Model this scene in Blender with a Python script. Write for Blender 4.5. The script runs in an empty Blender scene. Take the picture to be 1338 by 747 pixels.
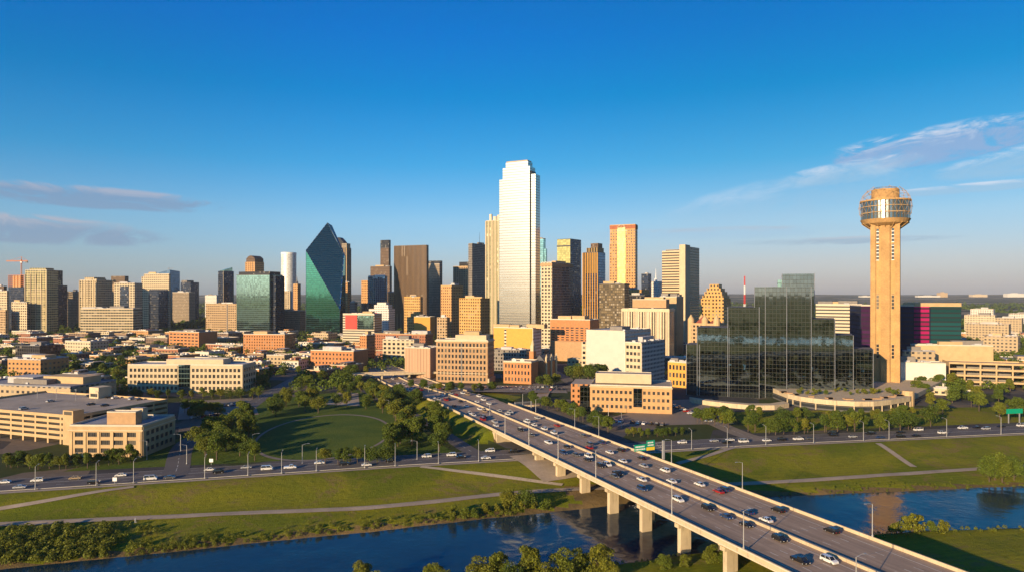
import bpy, bmesh, math, random
from mathutils import Vector, noise, Matrix
random.seed(7)
R = math.radians
sc = bpy.context.scene
COL = sc.collection

# ------------------------------------------------------------------ camera, sky, sun, exposure
F, CX, HY, CZ = 892.0, 669.0, 384.0, 81.0
cam = bpy.data.cameras.new('camera'); cam_o = bpy.data.objects.new('camera', cam); COL.objects.link(cam_o)
cam.sensor_width = 36; cam.lens = 36 * F / 1338; cam.shift_y = (HY - 373.5) / 1338
cam.clip_start = 1; cam.clip_end = 60000
cam_o.location = (0, 0, CZ); cam_o.rotation_euler = (R(90), 0, 0)
sc.camera = cam_o

SUN_EL = R(12.5); TS = Vector((-.62, -.785)).normalized()
world = bpy.data.worlds.new('World'); sc.world = world; world.use_nodes = True
sun = bpy.data.lights.new('sun', 'SUN'); sun.energy = 5.0; sun.angle = R(.5); sun.color = (1, .72, .41)
sun_o = bpy.data.objects.new('sun', sun); COL.objects.link(sun_o)
sun_o.rotation_euler = Vector((-TS.x * math.cos(SUN_EL), -TS.y * math.cos(SUN_EL), -math.sin(SUN_EL))).to_track_quat('-Z', 'Y').to_euler()
sun_o.location = (-200, -90, 300)
sc.view_settings.view_transform = 'Standard'; sc.view_settings.look = 'None'
sc.view_settings.exposure = 0.70; sc.view_settings.gamma = 1
sc.render.engine = 'CYCLES'
cy = sc.cycles
cy.max_bounces = 5; cy.diffuse_bounces = 2; cy.glossy_bounces = 3; cy.transmission_bounces = 2; cy.volume_bounces = 0
cy.use_denoising = True; cy.sample_clamp_indirect = 6; cy.caustics_reflective = False; cy.caustics_refractive = False


class NT:
    """small helper to write node trees"""
    def __init__(s, nt): s.nt = nt
    def n(s, t, **k):
        o = s.nt.nodes.new(t)
        for a, v in k.items(): setattr(o, a, v)
        return o
    def put(s, sock, v):
        if isinstance(v, bpy.types.NodeSocket): s.nt.links.new(v, sock)
        else:
            if isinstance(v, (tuple, list)) and sock.type == 'RGBA' and len(v) == 3: v = (*v, 1)
            sock.default_value = v
    def m(s, op, a, b=0.0, c=None):
        o = s.n('ShaderNodeMath', operation=op); s.put(o.inputs[0], a)
        if len(o.inputs) > 1: s.put(o.inputs[1], b)
        if c is not None: s.put(o.inputs[2], c)
        return o.outputs[0]
    def v(s, op, a, b=None):
        o = s.n('ShaderNodeVectorMath', operation=op); s.put(o.inputs[0], a)
        if b is not None: s.put(o.inputs[1] if op != 'SCALE' else o.inputs[3], b)
        return o.outputs[0]
    def mix(s, f, a, b, mode='MIX'):
        o = s.n('ShaderNodeMix', data_type='RGBA', blend_type=mode)
        s.put(o.inputs[0], f); s.put(o.inputs[6], a); s.put(o.inputs[7], b)
        return o.outputs[2]
    def noise(s, vec, scale, detail=3, rough=.55, dist=0.0):
        o = s.n('ShaderNodeTexNoise'); s.put(o.inputs['Vector'], vec)
        o.inputs['Scale'].default_value = scale; o.inputs['Detail'].default_value = detail
        o.inputs['Roughness'].default_value = rough; o.inputs['Distortion'].default_value = dist
        return o
    def ramp(s, f, stops, interp='LINEAR'):
        o = s.n('ShaderNodeValToRGB'); s.put(o.inputs[0], f); cr = o.color_ramp; cr.interpolation = interp
        while len(cr.elements) < len(stops): cr.elements.new(.5)
        for e, (p, c) in zip(cr.elements, stops):
            e.position = p; e.color = (*c, 1) if len(c) == 3 else c
        return o.outputs[0]
    def sstep(s, x, lo, hi):
        o = s.n('ShaderNodeMapRange', interpolation_type='SMOOTHSTEP'); s.put(o.inputs[0], x)
        s.put(o.inputs[1], lo); s.put(o.inputs[2], hi)
        return o.outputs[0]
    def xyz(s, v):
        o = s.n('ShaderNodeSeparateXYZ'); s.put(o.inputs[0], v); return o.outputs
    def comb(s, x, y, z=0.0):
        o = s.n('ShaderNodeCombineXYZ')
        for i, q in enumerate((x, y, z)): s.put(o.inputs[i], q)
        return o.outputs[0]


def build_sky():
    w = NT(world.node_tree); bg = world.node_tree.nodes['Background']
    sky = w.n('ShaderNodeTexSky', sky_type='NISHITA', sun_disc=False)
    sky.sun_elevation = SUN_EL; sky.sun_rotation = math.atan2(TS.x, TS.y)
    sky.air_density = 1.0; sky.dust_density = 0.6; sky.ozone_density = 3.0
    d = w.n('ShaderNodeTexCoord').outputs['Generated']
    x, y, z = w.xyz(d)
    # grade of the evening sky by height above the horizon
    grade = w.ramp(z, [(0, (1.0, 1.24, 2.05)), (.045, (1.14, 1.28, 1.78)), (.105, (1.0, 1.40, 1.80)), (.184, (.30, 1.25, 1.75)), (.277, (.01, 1.08, 1.75)), (.355, (.0, .98, 1.95)), (1, (.0, .6, 1.6))])
    col = w.mix(1.0, sky.outputs[0], grade, 'MULTIPLY')
    # the sky opposite the sun is a little deeper; cloud banks lie in direction space
    az = w.m('ARCTAN2', x, y); el = w.m('ARCSINE', z)
    col = w.mix(1.0, col, w.mix(w.sstep(az, -.35, .45), (1, 1, 1), (1.0, .80, .72)), 'MULTIPLY')
    def cloud(az0, el0, raz, rel, tilt, scale, lo, hi, stretch=6.0, seed=0.0):
        a = w.m('SUBTRACT', az, az0); e = w.m('SUBTRACT', w.m('SUBTRACT', el, el0), w.m('MULTIPLY', a, tilt))
        r = w.m('ADD', w.m('POWER', w.m('ABSOLUTE', w.m('DIVIDE', a, raz)), 2.0), w.m('POWER', w.m('ABSOLUTE', w.m('DIVIDE', e, rel)), 2.0))
        env = w.m('SUBTRACT', 1.0, r)
        nz = w.noise(w.comb(w.m('MULTIPLY', az, scale), w.m('MULTIPLY', e, scale * stretch), seed), 1.0, 8, .68, 1.2).outputs['Fac']
        den = w.sstep(w.m('ADD', w.m('MULTIPLY', env, .24), nz), lo, hi)
        den = w.m('MULTIPLY', den, w.sstep(env, 0.0, .45))
        top = w.sstep(w.m('ADD', w.m('DIVIDE', e, rel), w.m('MULTIPLY', w.m('SUBTRACT', nz, .5), 2.0)), .05, .95)
        return den, top
    dark = (2.3, 3.1, 4.7); pink = (5.2, 4.7, 5.3); pale = (3.6, 5.6, 7.6); wht = (8.0, 8.2, 9.0); lav = (2.9, 4.4, 7.0)
    for (args, c0, c1, op) in (
        ((-.56, .120, .19, .016, -.02, 10, .49, .72, 3.2, 1.0), dark, pink, .62),
        ((-.61, .077, .16, .020, -.03, 10, .48, .72, 3.2, 5.0), dark, pink, .62),
        ((.56, .184, .15, .026, .08, 14, .46, .74, 3.2, 9.0), lav, wht, .85),
        ((.45, .158, .11, .016, .12, 14, .46, .84, 3.5, 14.0), pale, wht, .6),
        ((.38, .128, .20, .034, .15, 9, .40, .85, 3.2, 12.0), pale, wht, .3),
        ((.60, .128, .13, .007, .02, 8, .42, .72, 5, 17.0), pale, wht, .65),
        ((.66, .157, .12, .020, .12, 10, .40, .74, 4, 27.0), pale, wht, .6),
        ((.30, .085, .22, .010, .0, 8, .44, .8, 5, 21.0), pale, pink, .4),
        ((.45, .070, .16, .006, .0, 9, .46, .8, 5, 31.0), dark, pink, .4)):
        den, top = cloud(*args)
        col = w.mix(w.m('MULTIPLY', den, op), col, w.mix(top, c0, c1))
    w.put(bg.inputs[0], col); bg.inputs[1].default_value = SKY
SKY = 0.062
build_sky()

# ------------------------------------------------------------------ small helpers
def link(o, parent=None):
    COL.objects.link(o)
    if parent: o.parent = parent
    return o
def tag(o, label=None, cat=None, group=None, kind=None):
    if label: o['label'] = label
    if cat: o['category'] = cat
    if group: o['group'] = group
    if kind: o['kind'] = kind
    return o
def empty(name, loc, rz=0.0):
    o = bpy.data.objects.new(name, None); o.location = loc; o.rotation_euler = (0, 0, rz); o.empty_display_size = 1
    return link(o)
def copy_tree(o, parent=None):
    c = o.copy(); COL.objects.link(c)
    if parent: c.parent = parent
    for ch in o.children: copy_tree(ch, c)
    return c
def kill(o):
    for ch in list(o.children): kill(ch)
    bpy.data.objects.remove(o)
def gp(px, py, z=0.0):
    Y = F * (CZ - z) / (py - HY); return Vector(((px - CX) / F * Y, Y, z))
def zat(py, Y): return CZ - (py - HY) * Y / F
def tx(px): return (px - CX) / F
def pxof(v): return CX + F * v[0] / max(v[1], 1)
ONES = 'zeroth first second third fourth fifth sixth seventh eighth ninth tenth eleventh twelfth thirteenth fourteenth fifteenth sixteenth seventeenth eighteenth nineteenth'.split()
TENS = {2: 'twenty', 3: 'thirty', 4: 'forty', 5: 'fifty', 6: 'sixty', 7: 'seventy', 8: 'eighty', 9: 'ninety'}
def ordw(n):
    if n < 20: return ONES[n]
    t, u = divmod(n, 10)
    return TENS[t] + '-' + ONES[u] if u else TENS[t][:-1] + 'ieth'
def rank(objs, fmt, key=None):
    objs = sorted(objs, key=key or (lambda o: pxof(o.location)))
    for i, o in enumerate(objs): o['label'] = fmt(ordw(i + 1), o)

class MB:
    def __init__(s): s.v = []; s.f = []; s.uv = []; s.mi = []; s.sm = False
    def quad(s, pts, uv=None, m=0):
        i = len(s.v); s.v += [tuple(p) for p in pts]; s.f.append(tuple(range(i, i + len(pts))))
        s.uv.append(uv or [(p[0], p[1]) for p in pts]); s.mi.append(m)
    def prism(s, poly, z0, z1, m=0, mt=None, bottom=False, z1s=None):
        n = len(poly); u = 0.0
        zt = z1s or [z1] * n
        for i in range(n):
            p, q = poly[i], poly[(i + 1) % n]; L = math.hypot(q[0] - p[0], q[1] - p[1])
            a, b = zt[i], zt[(i + 1) % n]
            s.quad([(p[0], p[1], z0), (q[0], q[1], z0), (q[0], q[1], b), (p[0], p[1], a)], [(u, z0), (u + L, z0), (u + L, b), (u, a)], m)
            u += L
        s.quad([(p[0], p[1], zt[i]) for i, p in enumerate(poly)], None, m if mt is None else mt)
        if bottom: s.quad([(p[0], p[1], z0) for p in reversed(poly)], None, m)
    def box(s, x0, x1, y0, y1, z0, z1, m=0, mt=None, bottom=False):
        s.prism([(x0, y0), (x1, y0), (x1, y1), (x0, y1)], z0, z1, m, mt, bottom)
    def cyl(s, x, y, r, z0, z1, n=12, r1=None, m=0, mt=None, bottom=False):
        r1 = r if r1 is None else r1
        A = [(x + r * math.cos(2 * math.pi * i / n), y + r * math.sin(2 * math.pi * i / n)) for i in range(n)]
        B = [(x + r1 * math.cos(2 * math.pi * i / n), y + r1 * math.sin(2 * math.pi * i / n)) for i in range(n)]
        for i in range(n):
            j = (i + 1) % n; u0 = 2 * math.pi * r * i / n; u1 = 2 * math.pi * r * (i + 1) / n
            s.quad([(*A[i], z0), (*A[j], z0), (*B[j], z1), (*B[i], z1)], [(u0, z0), (u1, z0), (u1, z1), (u0, z1)], m)
        s.quad([(*p, z1) for p in B], None, m if mt is None else mt)
        if bottom: s.quad([(*p, z0) for p in reversed(A)], None, m)
    def tube(s, p, q, r, n=6, m=0, r1=None):
        p, q = Vector(p), Vector(q); d = (q - p).normalized()
        a = d.orthogonal().normalized(); b = d.cross(a); r1 = r if r1 is None else r1
        P = [p + r * (math.cos(2 * math.pi * i / n) * a + math.sin(2 * math.pi * i / n) * b) for i in range(n)]
        Q = [q + r1 * (math.cos(2 * math.pi * i / n) * a + math.sin(2 * math.pi * i / n) * b) for i in range(n)]
        for i in range(n):
            j = (i + 1) % n; s.quad([P[i], P[j], Q[j], Q[i]], None, m)
        s.quad(Q, None, m); s.quad(P[::-1], None, m)
    def build(s, name, mats, parent=None, smooth=False, loc=None):
        me = bpy.data.meshes.new(name); me.from_pydata(s.v, [], s.f)
        uvl = me.uv_layers.new(name='UVMap')
        flat = [c for uv in s.uv for p in uv for c in p]
        uvl.data.foreach_set('uv', flat)
        me.polygons.foreach_set('material_index', s.mi)
        if smooth: me.polygons.foreach_set('use_smooth', [True] * len(s.f))
        for m in (mats if isinstance(mats, (list, tuple)) else [mats]): me.materials.append(M[m] if isinstance(m, str) else m)
        me.update()
        o = bpy.data.objects.new(name, me)
        if loc is not None: o.location = loc
        return link(o, parent)

# ------------------------------------------------------------------ materials
M = {}
def base_mat(key):
    m = bpy.data.materials.new(key); m.use_nodes = True; M[key] = m
    t = NT(m.node_tree); return t, m.node_tree.nodes['Principled BSDF']
def plain(key, col, rough=.8, var=.18, scale=.35, metallic=0.0, bump=0.0, spec=.4, fine=None):
    t, b = base_mat(key)
    tc = t.n('ShaderNodeTexCoord').outputs['Object']
    info = t.n('ShaderNodeObjectInfo')
    n1 = t.noise(tc, scale, 5, .6).outputs['Fac']
    f = t.m('ADD', t.m('MULTIPLY', t.m('SUBTRACT', n1, .5), 2 * var * 2), 1.0)
    f = t.m('MULTIPLY', f, t.m('ADD', .92, t.m('MULTIPLY', info.outputs['Random'], .16)))
    if fine:
        n2 = t.noise(tc, fine, 2, .6).outputs['Fac']; f = t.m('MULTIPLY', f, t.m('ADD', .75, t.m('MULTIPLY', n2, .5)))
    t.put(b.inputs['Base Color'], t.v('SCALE', (*col,), f))
    b.inputs['Roughness'].default_value = rough; b.inputs['Metallic'].default_value = metallic
    b.inputs['Specular IOR Level'].default_value = spec
    if bump:
        bm = t.n('ShaderNodeBump'); bm.inputs['Strength'].default_value = bump; bm.inputs['Distance'].default_value = .3
        t.put(bm.inputs['Height'], n1); t.put(b.inputs['Normal'], bm.outputs[0])
    return M[key]
def facade(key, wall, glass, cw=3.6, ch=3.9, ww=.6, wh=.55, gm=0.0, gr=.12, wob=.02, wr=.8, wm=0.0, blind=.12, off=(0, 0), var=.5, wvar=.12, gs=.5):
    """curtain wall / punched window pattern in metres, with panes that each tilt and reflect a little differently"""
    t, b = base_mat(key)
    uv = t.n('ShaderNodeUVMap').outputs[0]; u, v, _ = t.xyz(uv)
    cu = t.m('ADD', t.m('DIVIDE', u, cw), off[0]); cv = t.m('ADD', t.m('DIVIDE', v, ch), off[1])
    iu = t.m('LESS_THAN', t.m('ABSOLUTE', t.m('SUBTRACT', t.m('FRACT', cu), .5)), ww / 2 + (1e-4 if ww >= 1 else 0))
    iv = t.m('LESS_THAN', t.m('ABSOLUTE', t.m('SUBTRACT', t.m('FRACT', cv), .5)), wh / 2 + (1e-4 if wh >= 1 else 0))
    mask = t.m('MULTIPLY', iu, iv)
    wn = t.n('ShaderNodeTexWhiteNoise', noise_dimensions='3D')
    t.put(wn.inputs['Vector'], t.comb(t.m('FLOOR', cu), t.m('FLOOR', cv), t.n('ShaderNodeObjectInfo').outputs['Random']))
    rv, rc = wn.outputs['Value'], wn.outputs['Color']
    gcol = t.v('SCALE', (*glass,), t.m('ADD', 1 - var / 2, t.m('MULTIPLY', rv, var)))
    gcol = t.mix(t.m('MULTIPLY', t.m('GREATER_THAN', rv, 1 - blind), .6), gcol, (.34, .30, .24))
    pos = t.n('ShaderNodeNewGeometry')
    nz = t.noise(pos.outputs['Position'], .06, 4, .6).outputs['Fac']
    wcol = t.v('SCALE', tuple(q * .88 for q in wall), t.m('ADD', 1 - wvar, t.m('MULTIPLY', nz, 2 * wvar)))
    nrm = t.v('NORMALIZE', t.v('ADD', pos.outputs['Normal'], t.v('SCALE', t.v('SUBTRACT', rc, (.5, .5, .5)), wob)))
    t.put(b.inputs['Base Color'], wcol); b.inputs['Roughness'].default_value = wr; b.inputs['Metallic'].default_value = wm
    g = t.n('ShaderNodeBsdfPrincipled'); t.put(g.inputs['Base Color'], gcol)
    g.inputs['Metallic'].default_value = gm; g.inputs['Roughness'].default_value = gr; t.put(g.inputs['Normal'], nrm)
    g.inputs['Specular IOR Level'].default_value = gs
    mx = t.n('ShaderNodeMixShader'); t.put(mx.inputs[0], mask); t.put(mx.inputs[1], b.outputs[0]); t.put(mx.inputs[2], g.outputs[0])
    t.put(M[key].node_tree.nodes['Material Output'].inputs[0], mx.outputs[0])
    return M[key]

# stone, concrete, roofs, metal
plain('concrete', (.52, .42, .27), .85, .12, .3, bump=.1)
def streaks():
    m_ = M['concrete']; t = NT(m_.node_tree); b = m_.node_tree.nodes['Principled BSDF']; old = b.inputs['Base Color'].links[0].from_socket
    x, y, z = t.xyz(t.n('ShaderNodeNewGeometry').outputs['Position'])
    n1 = t.noise(t.comb(t.m('MULTIPLY', x, .9), t.m('MULTIPLY', y, .9), t.m('MULTIPLY', z, .10)), 1.0, 5, .7).outputs['Fac']
    t.put(b.inputs['Base Color'], t.mix(t.m('MULTIPLY', t.sstep(n1, .50, .72), .6), old, (.20, .15, .10)))
streaks()
plain('concrete_pale', (.56, .50, .40), .85, .12, .3)
plain('concrete_dark', (.22, .20, .18), .85, .15, .3)
plain('roof_grey', (.24, .24, .26), .85, .3, .08, fine=.6)
plain('roof_pale', (.46, .44, .42), .8, .25, .08, fine=.6)
plain('roof_tan', (.36, .30, .23), .85, .28, .08, fine=.6)
plain('roof_dark', (.10, .10, .11), .85, .28, .08, fine=.6)
plain('roof_red', (.28, .08, .05), .8, .2, .1)
plain('steel_grey', (.32, .33, .35), .45, .1, .5, metallic=.5)
plain('pole_metal', (.42, .42, .42), .45, .08, .5, metallic=.4)
plain('dark_metal', (.06, .06, .07), .45, .1, .5)
plain('stone_tan', (.48, .34, .18), .85, .14, .2)
plain('brick_tan', (.52, .31, .14), .9, .12, .3)
plain('stone_cream', (.53, .43, .28), .85, .12, .2)
plain('stone_white', (.60, .575, .51), .8, .08, .2)
plain('white_paint', (.78, .77, .74), .6, .06, .3)
plain('brick_orange', (.46, .20, .08), .9, .16, .4)
plain('brick_red', (.34, .12, .06), .9, .16, .4)
plain('brick_pink', (.42, .265, .14), .9, .14, .4)
plain('ochre', (.60, .30, .06), .85, .1, .3)
plain('tower_tan', (.43, .26, .105), .85, .22, .10, fine=.8)
plain('orange_steel', (.55, .17, .03), .6, .1, .4)
plain('red_steel', (.6, .06, .05), .6, .1, .4)
plain('sign_green', (.0, .28, .16), .5, .05, .4)
plain('sign_yellow', (.75, .55, .03), .5, .05, .4)
plain('billboard_red', (.62, .03, .02), .6, .25, .12)
plain('canvas_white', (.62, .62, .60), .6, .1, .2)
plain('ac_unit', (.42, .42, .42), .6, .2, .6)
t, b = base_mat('window_glass')
rnd = t.n('ShaderNodeObjectInfo').outputs['Random']
t.put(b.inputs['Base Color'], t.ramp(rnd, [(0, (.012, .016, .022)), (.6, (.03, .035, .04)), (.85, (.05, .05, .045)), (1, (.16, .14, .11))]))
b.inputs['Roughness'].default_value = .08; b.inputs['Specular IOR Level'].default_value = .8
plain('window_frame', (.20, .17, .13), .6, .1, .5)

# facades: wall colour, glass colour, cell width, floor height, glass share
facade('f_beige', (.52, .42, .26), (.022, .022, .024), 5.6, 5.0, .58, .56, blind=.12)
facade('f_beige_band', (.54, .44, .27), (.025, .025, .026), 5.5, 5.2, .84, .52, blind=.15)
facade('f_yellow', (.52, .45, .22), (.05, .05, .035), 5.2, 4.8, .68, .58, blind=.15)
facade('f_cream', (.60, .49, .32), (.02, .024, .03), 5.6, 5.0, .56, .54, blind=.08)
facade('f_orange', (.56, .31, .12), (.04, .026, .02), 4.6, 5.0, .46, .5, blind=.12)
facade('f_ochre', (.58, .34, .11), (.04, .03, .02), 4.6, 5.0, .5, .52, blind=.12)
facade('f_tan', (.48, .33, .18), (.025, .022, .02), 4.8, 4.8, .56, .54, blind=.1)
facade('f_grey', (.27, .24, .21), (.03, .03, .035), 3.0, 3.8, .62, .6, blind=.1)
facade('f_greytan', (.34, .27, .19), (.04, .035, .03), 3.0, 3.8, .5, .6, blind=.1)
facade('f_brown', (.10, .066, .042), (.03, .022, .018), 3.0, 40, .55, 1.0, gr=.2, gm=.2)
facade('f_brown_b', (.16, .10, .06), (.03, .022, .018), 3.0, 3.9, .5, .62, gr=.2, gm=.2)
facade('f_dark', (.045, .042, .045), (.02, .022, .028), 3.0, 3.9, .8, .8, gr=.15, gm=.3)
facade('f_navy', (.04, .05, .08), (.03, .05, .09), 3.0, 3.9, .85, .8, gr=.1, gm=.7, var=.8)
facade('f_teal', (.08, .14, .13), (.30, .48, .43), 2.4, 3.9, .93, .86, gr=.05, gm=1.0, wob=.004, blind=0.0)
facade('f_fountain', (.015, .08, .08), (.10, .37, .265), 2.6, 3.9, .94, .9, gr=.05, gm=1.0, wob=.003, blind=0.0, var=.25)
facade('f_boa', (.31, .275, .22), (.43, .41, .365), 60, 4.1, 1.0, .80, gr=.18, gm=1.0, wob=.004, wr=.6, wm=.0, blind=0.0, var=.05)
facade('f_hyatt', (.04, .045, .036), (.19, .235, .24), 2.7, 3.3, .94, .93, gr=.03, gm=1.0, wob=.003, blind=0.0, var=.25)
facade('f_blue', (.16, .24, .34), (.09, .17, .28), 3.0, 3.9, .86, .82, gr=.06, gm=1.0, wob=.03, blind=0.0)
facade('f_goldgreen', (.26, .26, .12), (.40, .38, .15), 2.6, 3.9, .86, .9, gr=.5, gm=.4, wob=.02, blind=0.0)
facade('f_gold', (.30, .20, .08), (.05, .035, .02), 4.4, 60, .5, 1.0, gr=.2, gm=.4)
facade('f_pillar', (.62, .54, .42), (.02, .02, .022), 4.2, 200, .48, 1.0, gr=.15)
facade('f_elm', (.36, .32, .18), (.10, .10, .06), 6.0, 6.0, .45, .8, gr=.3, gm=.3)
facade('f_patchy', (.10, .075, .04), (.14, .10, .045), 3.0, 3.6, .78, .62, gr=.3, var=1.6, blind=.2)
facade('f_ladder', (.60, .46, .28), (.03, .028, .025), 60, 4.0, 1.0, .42, gr=.15, blind=0)
facade('f_bandcream', (.62, .53, .38), (.05, .05, .05), 60, 4.0, 1.0, .42, gr=.15, blind=0)
facade('f_magenta', (.02, .01, .02), (.30, .010, .09), 60, 4.2, 1.0, .66, gr=.6, blind=0, gs=.1, wr=.9)
facade('f_tealband', (.01, .02, .025), (.007, .055, .06), 60, 4.2, 1.0, .66, gr=.6, blind=0, gs=.1, wr=.9)
facade('f_navyshade', (.008, .01, .02), (.012, .02, .055), 60, 4.2, 1.0, .66, gr=.6, blind=0, gs=.1, wr=.9)
facade('f_purpleband', (.02, .01, .03), (.05, .012, .06), 60, 4.2, 1.0, .66, gr=.6, blind=0, gs=.1, wr=.9)
facade('f_white', (.74, .71, .64), (.10, .11, .13), 3.2, 3.8, .6, .5, blind=.1)
facade('f_whiteblank', (.56, .54, .47), (.50, .475, .41), 5.0, 4.0, .96, .96, gr=.7, blind=0, wob=0, var=.06)
facade('f_redbrick', (.36, .14, .07), (.03, .025, .02), 3.4, 3.8, .42, .5, blind=.12)
facade('f_orangebrick', (.50, .22, .08), (.03, .025, .02), 3.6, 3.8, .4, .5, blind=.12)
facade('f_pinkstripe', (.48, .31, .19), (.34, .20, .12), 3.2, 200, .3, 1.0, gr=.8, blind=0, wob=0)
facade('f_whitetower', (.66, .66, .62), (.62, .63, .60), 2.4, 4.0, .8, .8, gr=.4, gm=.2, blind=0, wob=.02)
facade('f_darkfloor', (.10, .10, .10), (.03, .035, .04), 60, 4.2, 1.0, .5, gr=.15, blind=0)
# low-rise walls
for k, c in dict(tan=(.46, .35, .21), white=(.64, .60, .52), brick=(.36, .15, .08), grey=(.28, .27, .26), orange=(.52, .27, .10), cream=(.58, .49, .33), brown=(.20, .13, .09)).items():
    facade('low_' + k, c, (.05, .05, .055), 4.6, 4.4, .5, .42, blind=.15)
# car parts
def car_paint(key, c, met=.2):
    t, b = base_mat(key); b.inputs['Base Color'].default_value = (*c, 1); b.inputs['Roughness'].default_value = .25; b.inputs['Metallic'].default_value = met
    b.inputs['Coat Weight'].default_value = .6
PAINT = dict(white=(.78, .77, .74), black=(.012, .012, .014), grey=(.10, .105, .11), silver=(.42, .43, .44), red=(.35, .02, .02), blue=(.02, .05, .14), tan=(.40, .30, .18))
for k, c in PAINT.items(): car_paint('paint_' + k, c)
car_paint('car_glass', (.015, .018, .022), 0); car_paint('headlight', (.7, .7, .65), 0); car_paint('taillight', (.4, .01, .01), 0)
plain('rubber', (.02, .02, .02), .85, .1, 1)

# asphalt with tyre-worn lanes, patches
def asphalt(key, c):
    t, b = base_mat(key); p = t.n('ShaderNodeNewGeometry').outputs['Position']
    n1 = t.noise(p, .05, 6, .65).outputs['Fac']; n2 = t.noise(p, .9, 3, .6).outputs['Fac']
    f = t.m('ADD', .55, t.m('ADD', t.m('MULTIPLY', n1, .6), t.m('MULTIPLY', n2, .3)))
    t.put(b.inputs['Base Color'], t.v('SCALE', c, f)); b.inputs['Roughness'].default_value = .8
asphalt('asphalt', (.105, .092, .082)); asphalt('asphalt_pale', (.21, .17, .13)); asphalt('bridge_deck_asphalt', (.31, .225, .155))
def deck_wear():
    m_ = M['bridge_deck_asphalt']; t = NT(m_.node_tree); b = m_.node_tree.nodes['Principled BSDF']; old = b.inputs['Base Color'].links[0].from_socket
    rot = t.n('ShaderNodeVectorRotate', rotation_type='Z_AXIS'); t.put(rot.inputs['Vector'], t.n('ShaderNodeNewGeometry').outputs['Position']); rot.inputs['Angle'].default_value = -math.atan2(.917, -.399)
    x, y, _ = t.xyz(rot.outputs[0])
    n1 = t.noise(t.comb(t.m('MULTIPLY', x, .012), t.m('MULTIPLY', y, .55), 0.0), 1.0, 4, .6).outputs['Fac']
    n2 = t.noise(t.comb(t.m('MULTIPLY', x, .09), t.m('MULTIPLY', y, 1.6), 3.0), 1.0, 5, .7).outputs['Fac']
    vo = t.n('ShaderNodeTexVoronoi', distance='CHEBYCHEV'); t.put(vo.inputs['Vector'], t.comb(t.m('MULTIPLY', x, .03), t.m('MULTIPLY', y, .27), 0.0)); vo.inputs['Scale'].default_value = 1.0
    pk = t.xyz(vo.outputs['Color'])[0]
    f = t.m('ADD', t.m('ADD', .12, t.m('MULTIPLY', n1, 1.0)), t.m('ADD', t.m('MULTIPLY', n2, .55), t.m('MULTIPLY', pk, .28)))
    t.put(b.inputs['Base Color'], t.v('SCALE', old, f))
deck_wear()
plain('path_paving', (.36, .29, .21), .9, .2, .1, fine=1.2)
plain('lane_paint', (.62, .60, .54), .7, .25, .4)
# grass on the levee
def grass_mat(key, a, c, e):
    t, b = base_mat(key); p = t.n('ShaderNodeNewGeometry').outputs['Position']
    n1 = t.noise(p, .022, 6, .65, .8).outputs['Fac']; n2 = t.noise(p, .35, 5, .7).outputs['Fac']; n3 = t.noise(p, 2.2, 3, .7).outputs['Fac']
    col = t.mix(t.sstep(n1, .40, .60), a, c)
    col = t.mix(t.m('MULTIPLY', t.sstep(n2, .52, .75), .7), col, e)
    if key == 'grass':      # mower passes along the levee, and worn bare patches
        rot = t.n('ShaderNodeVectorRotate', rotation_type='Z_AXIS'); t.put(rot.inputs['Vector'], p); rot.inputs['Angle'].default_value = R(-13)
        _, yy, _ = t.xyz(rot.outputs[0])
        st = t.noise(t.comb(0.0, t.m('MULTIPLY', yy, .55), 0.0), 1.0, 2, .5).outputs['Fac']
        col = t.v('SCALE', col, t.m('ADD', .66, t.m('MULTIPLY', st, .62)))
        wear = t.m('MULTIPLY', t.sstep(t.noise(p, .045, 7, .75, 1.0).outputs['Fac'], .50, .62), t.sstep(n2, .36, .56))
        col = t.mix(t.m('MULTIPLY', wear, .75), col, (.21, .145, .055))
    col = t.v('SCALE', col, t.m('ADD', .55, t.m('MULTIPLY', n3, .9)))
    t.put(b.inputs['Base Color'], col); b.inputs['Roughness'].default_value = .95; b.inputs['Specular IOR Level'].default_value = .1
    bm = t.n('ShaderNodeBump'); bm.inputs['Strength'].default_value = .9; bm.inputs['Distance'].default_value = .5
    t.put(bm.inputs['Height'], t.m('ADD', n2, t.m('MULTIPLY', n3, .6))); t.put(b.inputs['Normal'], bm.outputs[0])
grass_mat('grass', (.135, .160, .009), (.220, .212, .012), (.080, .110, .010))
grass_mat('lawn', (.070, .115, .016), (.105, .140, .018), (.068, .098, .016))
grass_mat('bank_soil', (.13, .095, .045), (.22, .15, .06), (.05, .055, .018))
def city_ground():
    t, b = base_mat('city_ground'); p = t.n('ShaderNodeNewGeometry').outputs['Position']
    rot = t.n('ShaderNodeVectorRotate', rotation_type='Z_AXIS'); t.put(rot.inputs['Vector'], p); rot.inputs['Angle'].default_value = R(20)
    q = rot.outputs[0]
    vo = t.n('ShaderNodeTexVoronoi', distance='CHEBYCHEV'); t.put(vo.inputs['Vector'], q); vo.inputs['Scale'].default_value = .022
    pick, _, pk2 = t.xyz(vo.outputs['Color'])
    near = t.ramp(pick, [(0, (.062, .060, .06)), (.34, (.16, .13, .10)), (.55, (.045, .06, .018)), (.8, (.10, .095, .09))], 'CONSTANT')
    n2 = t.noise(p, .25, 4, .65).outputs['Fac']; n1 = t.noise(p, .012, 6, .65).outputs['Fac']
    near = t.mix(t.sstep(n1, .50, .62), near, (.040, .055, .015))
    _, y, _ = t.xyz(p)
    far = t.mix(t.sstep(t.noise(p, .0016, 8, .72).outputs['Fac'], .50, .60), (.028, .040, .017), (.26, .22, .15))
    col = t.mix(t.sstep(y, 1300, 2200), near, far)
    t.put(b.inputs['Base Color'], t.v('SCALE', col, t.m('ADD', .6, t.m('MULTIPLY', n2, .8)))); b.inputs['Roughness'].default_value = .95
    b.inputs['Specular IOR Level'].default_value = .1
city_ground()
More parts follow.
